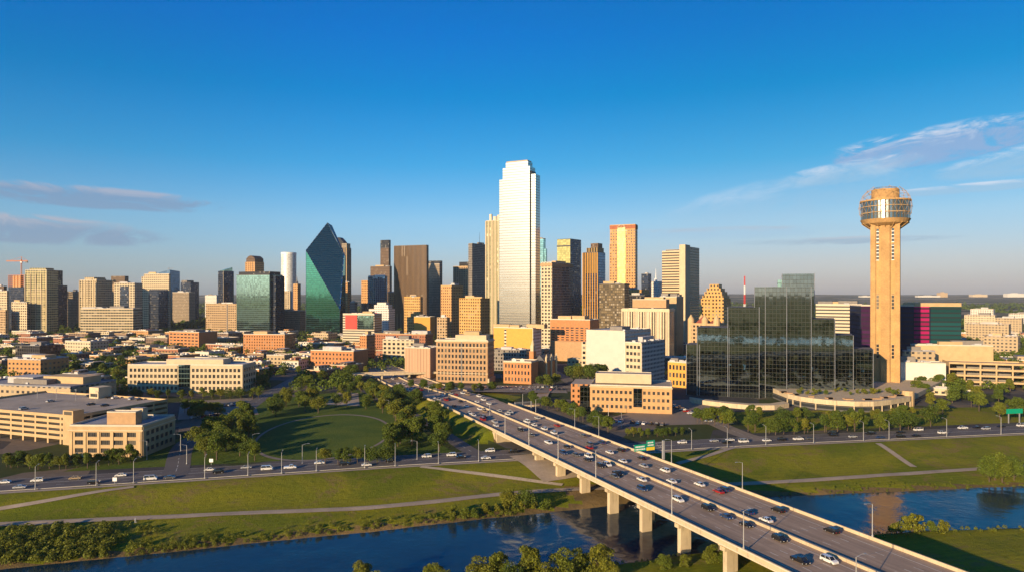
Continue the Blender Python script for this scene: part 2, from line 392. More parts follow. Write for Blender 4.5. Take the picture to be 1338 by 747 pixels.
def water():
    t, b = base_mat('river_water'); p = t.n('ShaderNodeNewGeometry').outputs['Position']
    n1 = t.noise(p, .5, 4, .6).outputs['Fac']; n2 = t.noise(p, .05, 3, .6).outputs['Fac']
    b.inputs['Base Color'].default_value = (.006, .028, .050, 1); b.inputs['Roughness'].default_value = .09; b.inputs['IOR'].default_value = 1.33
    bm = t.n('ShaderNodeBump'); bm.inputs['Strength'].default_value = .45; bm.inputs['Distance'].default_value = .3
    t.put(bm.inputs['Height'], t.m('ADD', t.m('MULTIPLY', n1, t.sstep(n2, .35, .65)), t.m('MULTIPLY', n2, 1.5))); t.put(b.inputs['Normal'], bm.outputs[0])
water()
def leaf(key, a, c):
    t, b = base_mat(key); info = t.n('ShaderNodeObjectInfo').outputs['Random']; g = t.n('ShaderNodeNewGeometry')
    rp = g.outputs['Random Per Island']; big = t.noise(g.outputs['Position'], .35, 3, .6).outputs['Fac']
    col = t.mix(t.m('MULTIPLY', t.m('ADD', info, big), .5), a, c)
    col = t.v('SCALE', col, t.m('ADD', .6, t.m('MULTIPLY', rp, .8)))
    t.put(b.inputs['Base Color'], col); b.inputs['Roughness'].default_value = .6; b.inputs['Specular IOR Level'].default_value = .25
    tr = t.n('ShaderNodeBsdfTranslucent'); t.put(tr.inputs[0], t.v('MULTIPLY', col, (1.3, 1.25, .5)))
    mx = t.n('ShaderNodeMixShader'); mx.inputs[0].default_value = .28
    t.put(mx.inputs[1], b.outputs[0]); t.put(mx.inputs[2], tr.outputs[0])
    t.put(M[key].node_tree.nodes['Material Output'].inputs[0], mx.outputs[0])
leaf('leaf_green', (.062, .115, .012), (.17, .195, .020)); leaf('leaf_olive', (.105, .140, .014), (.22, .205, .020)); leaf('leaf_dark', (.042, .082, .012), (.115, .150, .016))
plain('bark', (.09, .065, .045), .9, .2, 1.5)

# ------------------------------------------------------------------ terrain
def lerp_tab(tab, x):
    if x <= tab[0][0]: (x0, y0), (x1, y1) = tab[0], tab[1]
    elif x >= tab[-1][0]: (x0, y0), (x1, y1) = tab[-2], tab[-1]
    else:
        for i in range(len(tab) - 1):
            if x <= tab[i + 1][0]: (x0, y0), (x1, y1) = tab[i], tab[i + 1]; break
    return y0 + (y1 - y0) * (x - x0) / (x1 - x0)
SOUTH = [(-400, 235), (-207, 277), (-60, 317), (11.6, 334), (135, 363), (295, 393), (520, 432)]      # south kerb of the river road
TRAIL = [(-400, 215), (-188, 251), (-51.5, 271), (10, 294), (113.6, 306), (252, 336), (520, 385)]
NSHORE = [(-400, 140), (-161, 215), (-47.5, 251), (9.6, 269.6), (58.3, 286), (119, 293.5), (231, 308), (520, 350)]
SSHORE = [(-400, 60), (-140, 150), (-50, 194), (-19, 204), (59, 229.5), (151, 253), (191, 255), (330, 262), (520, 275)]
def ss(a, b, x):
    t = min(1, max(0, (x - a) / (b - a))); return t * t * (3 - 2 * t)
B0 = Vector((42.4, 255.3)); BD = Vector((-.399, .917)); BN = Vector((.917, .399)); BW = 43.5
def bst(x, y):
    v = Vector((x, y)) - B0; return v.dot(BD), v.dot(BN)
def bpt(s, t, z=0.0):
    p = B0 + BD * s + BN * t; return Vector((p.x, p.y, z))
ABUT = 128.0
def deck_z(s): return 6.0 - 5.4 * ss(215, 400, s)
def ground_z(x, y):
    s_, p_, n_, k_ = (lerp_tab(T, x) for T in (SOUTH, TRAIL, NSHORE, SSHORE))
    w = .35 * noise.noise(Vector((x * .05, y * .05, 0)))
    if y >= s_: z = 0.0
    elif y >= p_: z = -3.5 * ss(s_ - 2, p_ + 4, y) if s_ > p_ + 6 else -3.5; z += w * .6 * ss(0, 6, min(s_ - y, y - p_))
    elif y >= n_: z = -3.5 - 1.6 * (p_ - y) / (p_ - n_) - 1.2 * ss(6, 0, y - n_) + w
    elif y >= k_: z = -6.3 - 2 * ss(0, 6, min(n_ - y, y - k_))
    else: z = -6.3 + 1.4 * ss(0, 5, k_ - y) + 1.5 * ss(5, 40, k_ - y) + w
    if y < -60: z = min(z, -4.6 - 3.4 * ss(-112, -128, y) * ss(-330, -300, y) * ss(-520, -480, x) * ss(420, 380, x)) if y < -100 else z
    if y > 300:
        s, t = bst(x, y)
        if s > ABUT - 8:
            e = ss(-14, -1, t) * ss(BW + 14, BW + 1, t) * ss(ABUT - .5, ABUT + 5, s)
            z += (deck_z(s) - .35) * e
    if y > 5500: z += ss(5500, 11000, y) * (66 + 30 * noise.noise(Vector((x * .0003, y * .0002, 3))))
    if y < -1500: z += ss(-1500, -6000, y) * 45
    return z
def axis(segs):
    out = []
    for a, b, st in segs:
        n = max(1, round((b - a) / st)); out += [a + (b - a) * i / n for i in range(n)]
    return out + [segs[-1][1]]
def build_ground():
    xs = axis([(-20000, -4000, 1600), (-4000, -1000, 300), (-1000, -340, 60), (-340, 440, 3), (440, 1000, 50), (1000, 4000, 300), (4000, 20000, 1600)])
    ys = axis([(-14000, -2000, 1500), (-2000, -380, 150), (-380, -100, 14), (-100, 130, 12), (130, 660, 3), (660, 1000, 40), (1000, 4000, 250), (4000, 14000, 500)])
    v = [(x, y, ground_z(x, y)) for y in ys for x in xs]
    nx = len(xs); f = []; mi = []
    for j in range(len(ys) - 1):
        for i in range(nx - 1):
            f.append((j * nx + i, j * nx + i + 1, (j + 1) * nx + i + 1, (j + 1) * nx + i))
            x, y = (xs[i] + xs[i + 1]) / 2, (ys[j] + ys[j + 1]) / 2
            s_, p_, n_, k_ = (lerp_tab(T, x) for T in (SOUTH, TRAIL, NSHORE, SSHORE))
            jit = 3 * noise.noise(Vector((x * .09, y * .09, 5)))
            s, t = bst(x, y); emb = ABUT < s < 330 and -18 < t < BW + 16
            m = 0 if y > s_ + 1 and not emb else 1
            if emb and ABUT - 2 < s < ABUT + 8 and 0 < t < BW: m = 2
            if n_ - 3 < y < n_ + 4 + jit or k_ - 3 + jit < y < k_ + 3: m = 2
            if -50 < t - 22 < 40 and n_ + 1 < y < p_ + 6 and abs(t - 20 + jit * 2) < 22: m = 2
            mi.append(m)
    me = bpy.data.meshes.new('ground'); me.from_pydata(v, [], f)
    for k in ('city_ground', 'grass', 'bank_soil'): me.materials.append(M[k])
    me.polygons.foreach_set('material_index', mi); me.polygons.foreach_set('use_smooth', [True] * len(f)); me.update()
    tag(link(bpy.data.objects.new('ground', me)), kind='structure')
build_ground()
mb = MB(); mb.quad([(-1500, -700, -6), (1500, -700, -6), (1500, 480, -6), (-1500, 480, -6)])
tag(mb.build('river', 'river_water'), kind='structure')

def resample(pl, step):
    out = []; pl = [Vector(p[:2]) for p in pl]
    # Catmull-Rom through the points
    for i in range(len(pl) - 1):
        p0 = pl[max(i - 1, 0)]; p1 = pl[i]; p2 = pl[i + 1]; p3 = pl[min(i + 2, len(pl) - 1)]
        n = max(1, int((p2 - p1).length / step))
        for k in range(n):
            u = k / n
            out.append(.5 * ((2 * p1) + (p2 - p0) * u + (2 * p0 - 5 * p1 + 4 * p2 - p3) * u * u + (3 * p1 - p0 - 3 * p2 + p3) * u ** 3))
    out.append(pl[-1]); return out
def offs(pts, t):
    out = []
    for i, p in enumerate(pts):
        d = (pts[min(i + 1, len(pts) - 1)] - pts[max(i - 1, 0)]).normalized(); out.append(p + Vector((d.y, -d.x)) * t)
    return out
def strip(name, pl, w, mat, dz=.05, step=4, kind='structure', zf=None, nseg=3, smooth=True):
    pts = resample(pl, step) if step else [Vector(p[:2]) for p in pl]
    zf = zf or ground_z; mb = MB()
    rows = [offs(pts, -w / 2 + w * k / nseg) for k in range(nseg + 1)]
    for k in range(nseg):
        for i in range(len(pts) - 1):
            q = [rows[k][i], rows[k][i + 1], rows[k + 1][i + 1], rows[k + 1][i]]
            mb.quad([(p.x, p.y, zf(p.x, p.y) + dz) for p in q][::-1])
    return tag(mb.build(name, mat), kind=kind)
def ribbon(mb, pl, t0, t1, z0, z1, step=4, zf=None):
    """solid kerb / wall / parapet along a line: offset t0..t1, z0..z1 above the ground"""
    pts = resample(pl, step); A = offs(pts, t0); Bq = offs(pts, t1); zf = zf or ground_z
    for i in range(len(pts) - 1):
        a0, a1, b0, b1 = A[i], A[i + 1], Bq[i], Bq[i + 1]
        za, zb = zf(*pts[i]), zf(*pts[i + 1])
        P = lambda p, z: (p.x, p.y, z)
        mb.quad([P(a0, za + z0), P(a1, zb + z0), P(a1, zb + z1), P(a0, za + z1)])
        mb.quad([P(b1, zb + z0), P(b0, za + z0), P(b0, za + z1), P(b1, zb + z1)])
        mb.quad([P(a0, za + z1), P(a1, zb + z1), P(b1, zb + z1), P(b0, za + z1)])
        if i == 0: mb.quad([P(b0, za + z0), P(a0, za + z0), P(a0, za + z1), P(b0, za + z1)])
        if i == len(pts) - 2: mb.quad([P(a1, zb + z0), P(b1, zb + z0), P(b1, zb + z1), P(a1, zb + z1)])
def dashes(mb, pts, t, w, on, off, dz, zf):
    line = offs(pts, t); acc = 0; i = 0
    while i < len(line) - 1:
        L = (line[i + 1] - line[i]).length
        if acc < on:
            d = (line[i + 1] - line[i]).normalized(); nn = Vector((d.y, -d.x)) * w / 2
            q = [line[i] - nn, line[i] + nn, line[i + 1] + nn, line[i + 1] - nn]
            mb.quad([(p.x, p.y, zf(p.x, p.y) + dz) for p in q])
        acc += L
        if acc >= on + off: acc = 0
        i += 1

# river road, 20 m wide, with kerb, markings and the concrete trail along its south edge
RIV = [(x, lerp_tab(SOUTH, x) + 15) for x in range(-420, 521, 40)]
strip('river_road', RIV, 20, 'asphalt', .05)
mb = MB(); pr = resample(RIV, 3)
dashes(mb, pr, -.25, .15, 1, 0, .06, ground_z); dashes(mb, pr, .25, .15, 1, 0, .06, ground_z)
for t_ in (-5, 5): dashes(mb, pr, t_, .16, 3, 8, .06, ground_z)
for t_ in (-9.4, 9.4): dashes(mb, pr, t_, .15, 1, 0, .06, ground_z)
tag(mb.build('river_road_markings', 'lane_paint'), kind='structure')
mb = MB(); ribbon(mb, RIV, 10.0, 10.35, -.3, .14)
ribbon(mb, [p for p in RIV if p[0] < -200 or p[0] > 130], -10.35, -10.0, -.3, .14) if 0 else None
tag(mb.build('river_road_kerb', 'concrete_pale'), kind='structure')
strip('levee_trail', [(x, lerp_tab(SOUTH, x) + 1.2) for x in range(-420, 521, 40)], 2.6, 'path_paving', .12)
strip('river_trail', [(x, lerp_tab(TRAIL, x)) for x in range(-420, 521, 30)], 4.2, 'path_paving', .22, 3)
def gz(px, py):
    """the ground under a pixel, found by marching down the ray"""
    Y = 120.0
    while Y < 3000:
        if CZ - (py - HY) * Y / F <= ground_z(tx(px) * Y, Y): break
        Y += 1.0
    return (tx(px) * Y, Y)
strip('left_trail', [gz(-10, 666), gz(60, 655), gz(130, 643), gz(175, 636)], 3, 'path_paving', .22, 3)
strip('trail_ramp', [gz(550, 610), gz(600, 616), gz(650, 622), gz(700, 629), gz(735, 634)], 3.2, 'concrete', .3, 3)
strip('levee_steps', [gz(1147, 579), gz(1170, 594), gz(1194, 610)], 3.2, 'path_paving', .25, 3)
strip('levee_branch_trail', [gz(885, 606), gz(925, 595), gz(962, 584)], 3, 'path_paving', .25, 3)
# streets of the city
SIDE = [(-150, 303), (-156, 318), (-177, 372), (-180, 433), (-193, 516), (-205, 620), (-215, 760)]
FRONT = [(-12, 345), (-21, 352), (-47, 415), (-78, 485), (-118, 575), (-150, 650)]
HOTEL_ST = [(140, 380), (132, 400), (121, 480), (102, 560), (92, 660)]
strip('side_street', SIDE, 11, 'asphalt', .07); strip('frontage_road', FRONT, 9, 'asphalt', .07)
strip('hotel_street', HOTEL_ST, 12, 'asphalt_pale', .07)
strip('cross_street', [(-420, 690), (-260, 720), (-130, 745), (60, 790), (300, 850)], 14, 'asphalt', .07)
strip('downtown_street', [(0, 640), (40, 600), (90, 590), (140, 600)], 12, 'asphalt_pale', .06)
strip('avenue', [(60, 590), (45, 700), (20, 860), (0, 1000)], 13, 'asphalt', .09)
mb = MB()
for pl in (SIDE, FRONT, HOTEL_ST): dashes(mb, resample(pl, 3), 0, .2, 3, 4, .09, ground_z)
tag(mb.build('street_markings', 'lane_paint'), kind='structure')
def sheet(name, pts, mat, dz):
    mb = MB(); mb.quad([(p[0], p[1], ground_z(p[0], p[1]) + dz) for p in pts]); return tag(mb.build(name, mat), kind='structure')
def lot(name, pxs, mat, dz=.045): return sheet(name, [gp(*p) for p in pxs][::-1] if 0 else [gp(*p) for p in pxs], mat, dz)
lot('parking_lot_asphalt', [(232, 548), (338, 541), (330, 519), (236, 524)], 'asphalt_pale', .045)
lot('courthouse_lot', [(600, 516), (742, 513), (735, 503), (608, 503)], 'asphalt_pale', .046)
lot('office_lot', [(755, 557), (960, 553), (930, 520), (880, 522)], 'asphalt_pale', .044)
# oval lawn with its ring path
OC = Vector((-108, 396))
def oval(k): return [(OC.x + 36 * k * math.cos(a) - 5 * math.sin(a), OC.y + 62 * k * math.sin(a)) for a in [2 * math.pi * i / 72 for i in range(72)]]
mb = MB(); mb.quad([(x, y, .06) for x, y in oval(1)]); tag(mb.build('oval_lawn', 'lawn'), kind='structure')
mb = MB(); a_, b_ = oval(1.0), oval(1.045)
for i in range(72):
    j = (i + 1) % 72; mb.quad([(*a_[i], .075), (*b_[i], .075), (*b_[j], .075), (*a_[j], .075)])
tag(mb.build('oval_path', 'asphalt_pale'), kind='structure')
mb = MB(); mb.quad([(-205, 312, .03), (-30, 350, .03), (-64, 430, .03), (-130, 580, .03), (-192, 520, .03), (-178, 420, .03)])
tag(mb.build('park_lawn', 'lawn'), kind='structure')
lot('park_plaza', [(425, 528), (470, 530), (468, 513), (440, 512)], 'path_paving', .07)
mb = MB(); mb.quad([(140, 398, .035), (300, 428, .035), (420, 452, .035), (420, 500, .035), (150, 470, .035)]); tag(mb.build('hotel_lawn', 'grass'), kind='structure')

# ------------------------------------------------------------------ the highway bridge
br = empty('highway_bridge', bpt(0, BW / 2, 0)); br_o = Vector(br.location)
tag(br, 'long concrete highway bridge with two busy carriageways crossing the river', 'bridge')
S0 = -560
def along(mb, t0, t1, z0, z1, s0=S0, s1=ABUT, n=1):
    for i in range(n):
        a = s0 + (s1 - s0) * i / n; b = s0 + (s1 - s0) * (i + 1) / n
        q = [bpt(a, t0), bpt(a, t1), bpt(b, t1), bpt(b, t0)]
        q = [(p.x - br_o.x, p.y - br_o.y) for p in q]
        mb.prism(q, z0, z1, bottom=True)
def bpart(name, mat, calls, parent=br):
    mb = MB()
    for c in calls: along(mb, *c[:4], **(c[4] if len(c) > 4 else {}))
    return mb.build(name, mat, parent)
bpart('deck', 'bridge_deck_asphalt', [(.45, BW - .45, 5.55, 6.0)])
for t0, t1 in ((0, .45), (BW - .45, BW)):
    p = bpart('parapet', 'concrete', [(t0, t1, 5.0, 7.05)])
    mb = MB()
    tt = -.06 if t0 == 0 else BW + .06
    mb2 = MB(); along(mb2, tt - .08, tt + .08, 6.7, 6.95); along(mb2, tt - .08, tt + .08, 5.2, 5.4); mb2.build('rail_band', 'concrete_pale', p)
bpart('median_barrier', 'concrete', [(21.4, 22.1, 6.0, 6.95)])
for t_ in (2.2, 7.8, 13.4, 19.0, 24.6, 30.2, 35.8, 41.3): bpart('girder', 'concrete', [(t_ - .45, t_ + .45, 4.0, 5.545)])
LANES_NEAR = [5.6, 9.3, 13.0, 16.7]; LANES_FAR = [26.3, 30.0, 33.7, 37.4]
mb = MB()
for t_ in (3.75, 18.55, 24.45, 39.25): along(mb, t_ - .08, t_ + .08, 6.0, 6.006)
for t_ in (7.45, 11.15, 14.85, 28.15, 31.85, 35.55):
    s = S0
    while s < ABUT - 4: along(mb, t_ - .08, t_ + .08, 6.0, 6.006, s, s + 3); s += 12
mb.build('lane_marking', 'lane_paint', br)
mb = MB(); s = S0 + 10
while s < ABUT: along(mb, .46, BW - .46, 6.0, 6.003, s - .12, s + .12); s += 22.5
mb.build('expansion_joint', 'concrete_dark', br)
PIER_S = [83.5, 61, 38.5, 16, -6.5, -29, -51.5, -74, -96.5, -119, -141.5, -164, -186.5, -220, -255, -290, -330, -370, -410, -450, -490, -530]
for s in PIER_S:
    bpart('bent_cap', 'concrete', [(1.4, BW - 1.4, 2.7, 3.995, dict(s0=s - 1.1, s1=s + 1.1))])
    for t_ in (4.6, 21.7, 38.6):
        bpart('pier', 'concrete', [(t_ - 2.1, t_ + 2.1, -9.5, 2.7, dict(s0=s - .9, s1=s + .9))])
bpart('abutment', 'concrete', [(.2, BW - .2, -1, 5.54, dict(s0=ABUT - .6, s1=ABUT + 1.2))])
# highway beyond the abutment, on its embankment
HL = [tuple(bpt(s, BW / 2)[:2]) for s in range(int(ABUT), 560, 12)]
hz = lambda x, y: deck_z(bst(x, y)[0])
strip('highway', HL, BW - .9, 'bridge_deck_asphalt', -.02, 0, zf=hz, nseg=4)
mb = MB()
for t_ in (3.75, 18.55, 24.45, 39.25): dashes(mb, resample(HL, 3), t_ - BW / 2, .16, 1, 0, .0, hz)
for t_ in (7.45, 11.15, 14.85, 28.15, 31.85, 35.55): dashes(mb, resample(HL, 3), t_ - BW / 2, .16, 3, 9, .0, hz)
tag(mb.build('highway_markings', 'lane_paint'), kind='structure')
for nm, t0, t1, lab in (('highway_parapet', -.0, .45, 'pale concrete parapet along the near edge of the highway embankment'),
                   ('highway_parapet', BW - .45, BW, 'pale concrete parapet along the far edge of the highway embankment'),
                   ('median_wall', 21.4, 22.1, 'concrete median wall between highway carriageways beyond the bridge')):
    if t1 == BW: hl = [p for p in HL if not (215 < bst(*p)[0] < 270)]; segs = [[p for p in HL if bst(*p)[0] < 222], [p for p in HL if bst(*p)[0] > 285]]
    else: segs = [HL]
    mb = MB()
    for h_ in segs: ribbon(mb, h_, t0 - BW / 2, t1 - BW / 2, -.9 if nm[0] == 'h' else -.02, 1.0, 6, hz)
    tag(mb.build(nm, 'concrete'), lab, 'wall')
mb = MB()
for i in range(12):
    s = ABUT + 1.3 + i * 3; q = [bpt(s, -.5), bpt(s, .0), bpt(s + 3, .0), bpt(s + 3, -.5)]
    mb.prism([(p.x, p.y) for p in q], -1, 5.2 - i * .42, z1s=None)
tag(mb.build('wing_wall', 'concrete'), 'stepped concrete wing wall where the bridge meets its grassy embankment', 'wall')
# merging ramp on the far side
RAMP = [tuple(bpt(232, 40)[:2]), tuple(bpt(262, 46)[:2]), (14, 498), (22, 530), (26, 560), (34, 600)]
strip('merging_ramp', RAMP, 9, 'bridge_deck_asphalt', .12, zf=lambda x, y: max(ground_z(x, y), 0))
mb = MB(); ribbon(mb, RAMP[1:], 4.5, 4.9, -.6, .95, 4, lambda x, y: max(ground_z(x, y), 0))
tag(mb.build('ramp_parapet', 'concrete'), 'curved pale concrete parapet along the merging ramp', 'wall')
mb = MB(); mb.quad([(*gp(585, 506)[:2], .12), (*gp(655, 531)[:2], .12), (*gp(682, 518)[:2], .12), (*gp(612, 508)[:2], .12)]); tag(mb.build('verge_lawn', 'grass'), kind='structure')
# concrete slope under the first spans
mb = MB()
for i in range(6):
    for j in range(6):
        def P(a, b):
            q = bpt(96 - a * 6.5, -6 + b * 9); return (q.x, q.y, ground_z(q.x, q.y) + .3)
        mb.quad([P(i, j), P(i, j + 1), P(i + 1, j + 1), P(i + 1, j)][::-1])
tag(mb.build('slope_paving', 'path_paving'), kind='structure')
# far overpass
ov = empty('street_overpass', (-112, 655, 0)); tag(ov, 'low concrete street overpass where the highway enters downtown', 'bridge')
mb = MB(); mb.box(-40, 42, -6, 6, 4.6, 5.4, bottom=True); mb.build('deck', 'concrete_pale', ov)
mb = MB(); mb.box(-40, 42, -6.4, -6, 4.4, 6.4, bottom=True); mb.build('parapet', 'concrete', ov)
mb = MB(); mb.box(-40, 42, 6, 6.4, 4.4, 6.4, bottom=True); mb.build('parapet', 'concrete', ov)
for x in (-38, -13, 13, 40): mb = MB(); mb.box(x - .7, x + .7, -5, 5, -1, 4.6); mb.build('pier', 'concrete', ov)
ov.rotation_euler.z = R(16)

# ------------------------------------------------------------------ buildings
OCC = []          # (x, y, radius) of everything standing, for the scatter further down
def solve(xl, xc, xr, Y, th):
    tl, tc, tr = tx(xl), tx(xc), tx(xr); c, s = math.cos(th), math.sin(th); Cx = tc * Y
    a = (Cx - tl * Y) / (c + tl * s)
    den = s - tr * c
    b = (tr * Y - Cx) / den if den > 1e-3 else -1
    return a, b
class Bld:
    """a building fitted to its own plan: front face xl..xc, right-hand face xc..xr, near corner Y metres away"""
    def __init__(s, name, label, cat, xl, xc, xr, ytop, Y, mat, asp=.8, th=None, roof='roof_grey', group=None, pent=1, parapet=.9, depth=None, body='wall', z0=-1.0, occ=True, make=True):
        if th is None:
            if xr <= xc + .3: th = math.atan(tx(xc)) + R(.5); a = solve(xl, xc, xc, Y, th)[0]; b = depth or a * asp
            else:
                best = None
                for k in range(2, 37):
                    t_ = R(k); a, b = solve(xl, xc, xr, Y, t_)
                    if a > 0 and b > 0:
                        sc_ = abs(math.log(b / (a * asp)))
                        if best is None or sc_ < best[0]: best = (sc_, t_, a, b)
                _, th, a, b = best
        else:
            th = R(th); a, b = solve(xl, xc, xr, Y, th)
            if xr <= xc + .3 or b <= 0: b = depth or a * asp
        if depth: b = depth
        s.th, s.a, s.b, s.Y = th, a, b, Y; c, sn = math.cos(th), math.sin(th)
        C = Vector((tx(xc) * Y, Y)); ctr = C - Vector((c, -sn)) * a / 2 + Vector((sn, c)) * b / 2
        s.root = empty(name, (ctr.x, ctr.y, 0), -th); tag(s.root, label, cat, group)
        s.h = zat(ytop, Y); s.mat, s.roof = mat, roof
        if occ: OCC.append((ctr.x, ctr.y, .5 * math.hypot(a, b)))
        if make:
            mb = MB(); mb.box(-a / 2, a / 2, -b / 2, b / 2, z0, s.h, 0, 1); mb.build(body, [mat, roof], s.root)
            if parapet: s.rim('parapet', 0, 1, 0, 1, s.h, parapet, roof if mat.startswith('low') else None)
            if pent: s.pent(pent)
    def X(s, f): return (f - .5) * s.a
    def Yl(s, f): return (f - .5) * s.b
    def z(s, py): return zat(py, s.Y)
    def rim(s, name, fx0, fx1, fy0, fy1, z, h, mat=None, w=.5):
        x0, x1, y0, y1 = s.X(fx0) - .03, s.X(fx1) + .03, s.Yl(fy0) - .03, s.Yl(fy1) + .03; mb = MB()
        mb.box(x0, x1, y0, y0 + w, z - .05, z + h); mb.box(x0, x1, y1 - w, y1, z - .05, z + h)
        mb.box(x0, x0 + w, y0 + w, y1 - w, z - .05, z + h); mb.box(x1 - w, x1, y0 + w, y1 - w, z - .05, z + h)
        return mb.build(name, mat or 'stone_tan' if s.mat[:2] in ('f_', 'lo') and mat else (mat or CAP.get(s.mat, 'concrete_pale')), s.root)
    def pent(s, n=1):
        rr = random.Random(int(s.Y * 7 + s.a * 13))
        for i in range(n):
            w, d = s.a * rr.uniform(.25, .45), s.b * rr.uniform(.3, .5); x = rr.uniform(-.2, .2) * s.a + (i - (n - 1) / 2) * s.a * .3; y = rr.uniform(-.1, .15) * s.b
            mb = MB(); mb.box(x - w / 2, x + w / 2, y - d / 2, y + d / 2, s.h, s.h + rr.uniform(3, 5)); mb.build('plant_room', rr.choice(['roof_pale', 'concrete_dark', 'stone_tan']), s.root)
        for i in range(rr.randint(4, 9)):
            x, y = rr.uniform(-.42, .42) * s.a, rr.uniform(-.42, .42) * s.b; w = rr.uniform(.8, 3.0)
            mb = MB(); mb.box(x - w, x + w, y - w * .7, y + w * .7, s.h, s.h + rr.uniform(1, 2.2)); mb.build('rooftop_unit', 'ac_unit', s.root)
    def sub(s, name, fx0, fx1, fy0, fy1, py0, py1, mat=None, roof=None, rim=0):
        z0 = -1 if py0 is None else s.z(py0); z1 = s.z(py1); mb = MB()
        mb.box(s.X(fx0), s.X(fx1), s.Yl(fy0), s.Yl(fy1), z0, z1, 0, 1, bottom=py0 is not None)
        o = mb.build(name, [mat or s.mat, roof or s.roof], s.root)
        if rim: s.rim('parapet', fx0, fx1, fy0, fy1, z1, rim)
        return o
    def grid(s, face, nu, nz, u0, u1, z0, z1, fw, fh, wall='stone_tan', d=.35, frame=True, skip=None, base=-1.0, top=None, mull=(2, 2), full=True):
        """wall with real openings on one face ('f' front or 'r' right) and one window object in each opening"""
        L = s.a if face == 'f' else s.b; top = top or s.h
        def P(u, z, q):
            return ((u - L / 2, -s.b / 2 + q, z) if face == 'f' else (s.a / 2 - q, u - L / 2, z))
        ops = []
        for i in range(nu):
            for j in range(nz):
                if skip and skip(i, j): continue
                uc = u0 + (u1 - u0) * (i + .5) / nu; zc = z0 + (z1 - z0) * (j + .5) / nz
                w, h = (u1 - u0) / nu * fw, (z1 - z0) / nz * fh
                ops.append((uc - w / 2, uc + w / 2, zc - h / 2, zc + h / 2))
        us = sorted({0.0, L} | {round(o[0], 4) for o in ops} | {round(o[1], 4) for o in ops})
        zs = sorted({base, top} | {round(o[2], 4) for o in ops} | {round(o[3], 4) for o in ops})
        mb = MB(); q0 = -d
        def inop(u, z): return any(o[0] < u < o[1] and o[2] < z < o[3] for o in ops)
        for j in range(len(zs) - 1):
            for i in range(len(us) - 1):
                if not inop((us[i] + us[i + 1]) / 2, (zs[j] + zs[j + 1]) / 2):
                    mb.quad([P(us[i], zs[j], q0), P(us[i + 1], zs[j], q0), P(us[i + 1], zs[j + 1], q0), P(us[i], zs[j + 1], q0)])
        for a0, a1, b0, b1 in ops:
            for (ua, za), (ub, zb) in (((a0, b0), (a1, b0)), ((a1, b0), (a1, b1)), ((a1, b1), (a0, b1)), ((a0, b1), (a0, b0))):
                mb.quad([P(ua, za, q0), P(ub, zb, q0), P(ub, zb, -.02), P(ua, za, -.02)][::-1])
        for (ua, za), (ub, zb) in (((0, top), (L, top)), ((0, base), (0, top)), ((L, top), (L, base))):
            mb.quad([P(ua, za, q0), P(ub, zb, q0), P(ub, zb, 0), P(ua, za, 0)][::-1])
        mb.build('facade', wall, s.root)
        if not ops: return
        w, h = ops[0][1] - ops[0][0], ops[0][3] - ops[0][2]; mw = MB()
        mw.quad([(-w / 2, 0, -h / 2), (w / 2, 0, -h / 2), (w / 2, 0, h / 2), (-w / 2, 0, h / 2)], None, 0)
        if frame:
            bx = lambda x0, x1, z0_, z1_: mw.box(x0, x1, -.09, -.01, z0_, z1_, 1, 1, True)
            f_ = .09
            bx(-w / 2, w / 2, -h / 2, -h / 2 + f_); bx(-w / 2, w / 2, h / 2 - f_, h / 2)
            for k in range(mull[0] + 1): x = -w / 2 + f_ / 2 + (w - f_) * k / mull[0]; bx(x - f_ / 2, x + f_ / 2, -h / 2 + f_, h / 2 - f_)
        proto = mw.build('window', ['window_glass', 'window_frame'], s.root); first = True
        for a0, a1, b0, b1 in ops:
            o = proto if first else link(proto.copy(), s.root); first = False
            p = P((a0 + a1) / 2, (b0 + b1) / 2, -.05); o.location = p
            o.rotation_euler = (0, 0, 0 if face == 'f' else R(90))
    def fins(s, name, n, face, z0, z1, w, d, mat, f0=0.0, f1=1.0):
        """projecting ribs on a face"""
        mb = MB(); L = s.a if face == 'f' else s.b
        for i in range(n + 1):
            u = -L / 2 + L * (f0 + (f1 - f0) * i / n)
            if face == 'f': mb.box(u - w / 2, u + w / 2, -s.b / 2 - d, -s.b / 2, z0, z1, bottom=True)
            else: mb.box(s.a / 2, s.a / 2 + d, u - w / 2, u + w / 2, z0, z1, bottom=True)
        return mb.build(name, mat, s.root)
    def bands(s, name, zs, hh, d, mat):
        mb = MB()
        for z in zs: mb.box(-s.a / 2 - d, s.a / 2 + d, -s.b / 2 - d, s.b / 2 + d, z, z + hh, bottom=True)
        return mb.build(name, mat, s.root)
CAP = dict(f_teal='dark_metal', f_brown='dark_metal', f_brown_b='dark_metal', f_dark='dark_metal', f_navy='dark_metal', f_hyatt='steel_grey', f_blue='steel_grey', f_goldgreen='dark_metal', f_gold='dark_metal', f_magenta='stone_tan', f_ochre='ochre', f_orange='stone_tan', f_redbrick='stone_tan', f_patchy='dark_metal', f_grey='concrete_dark', f_tan='stone_tan')
OT = 'office tower'

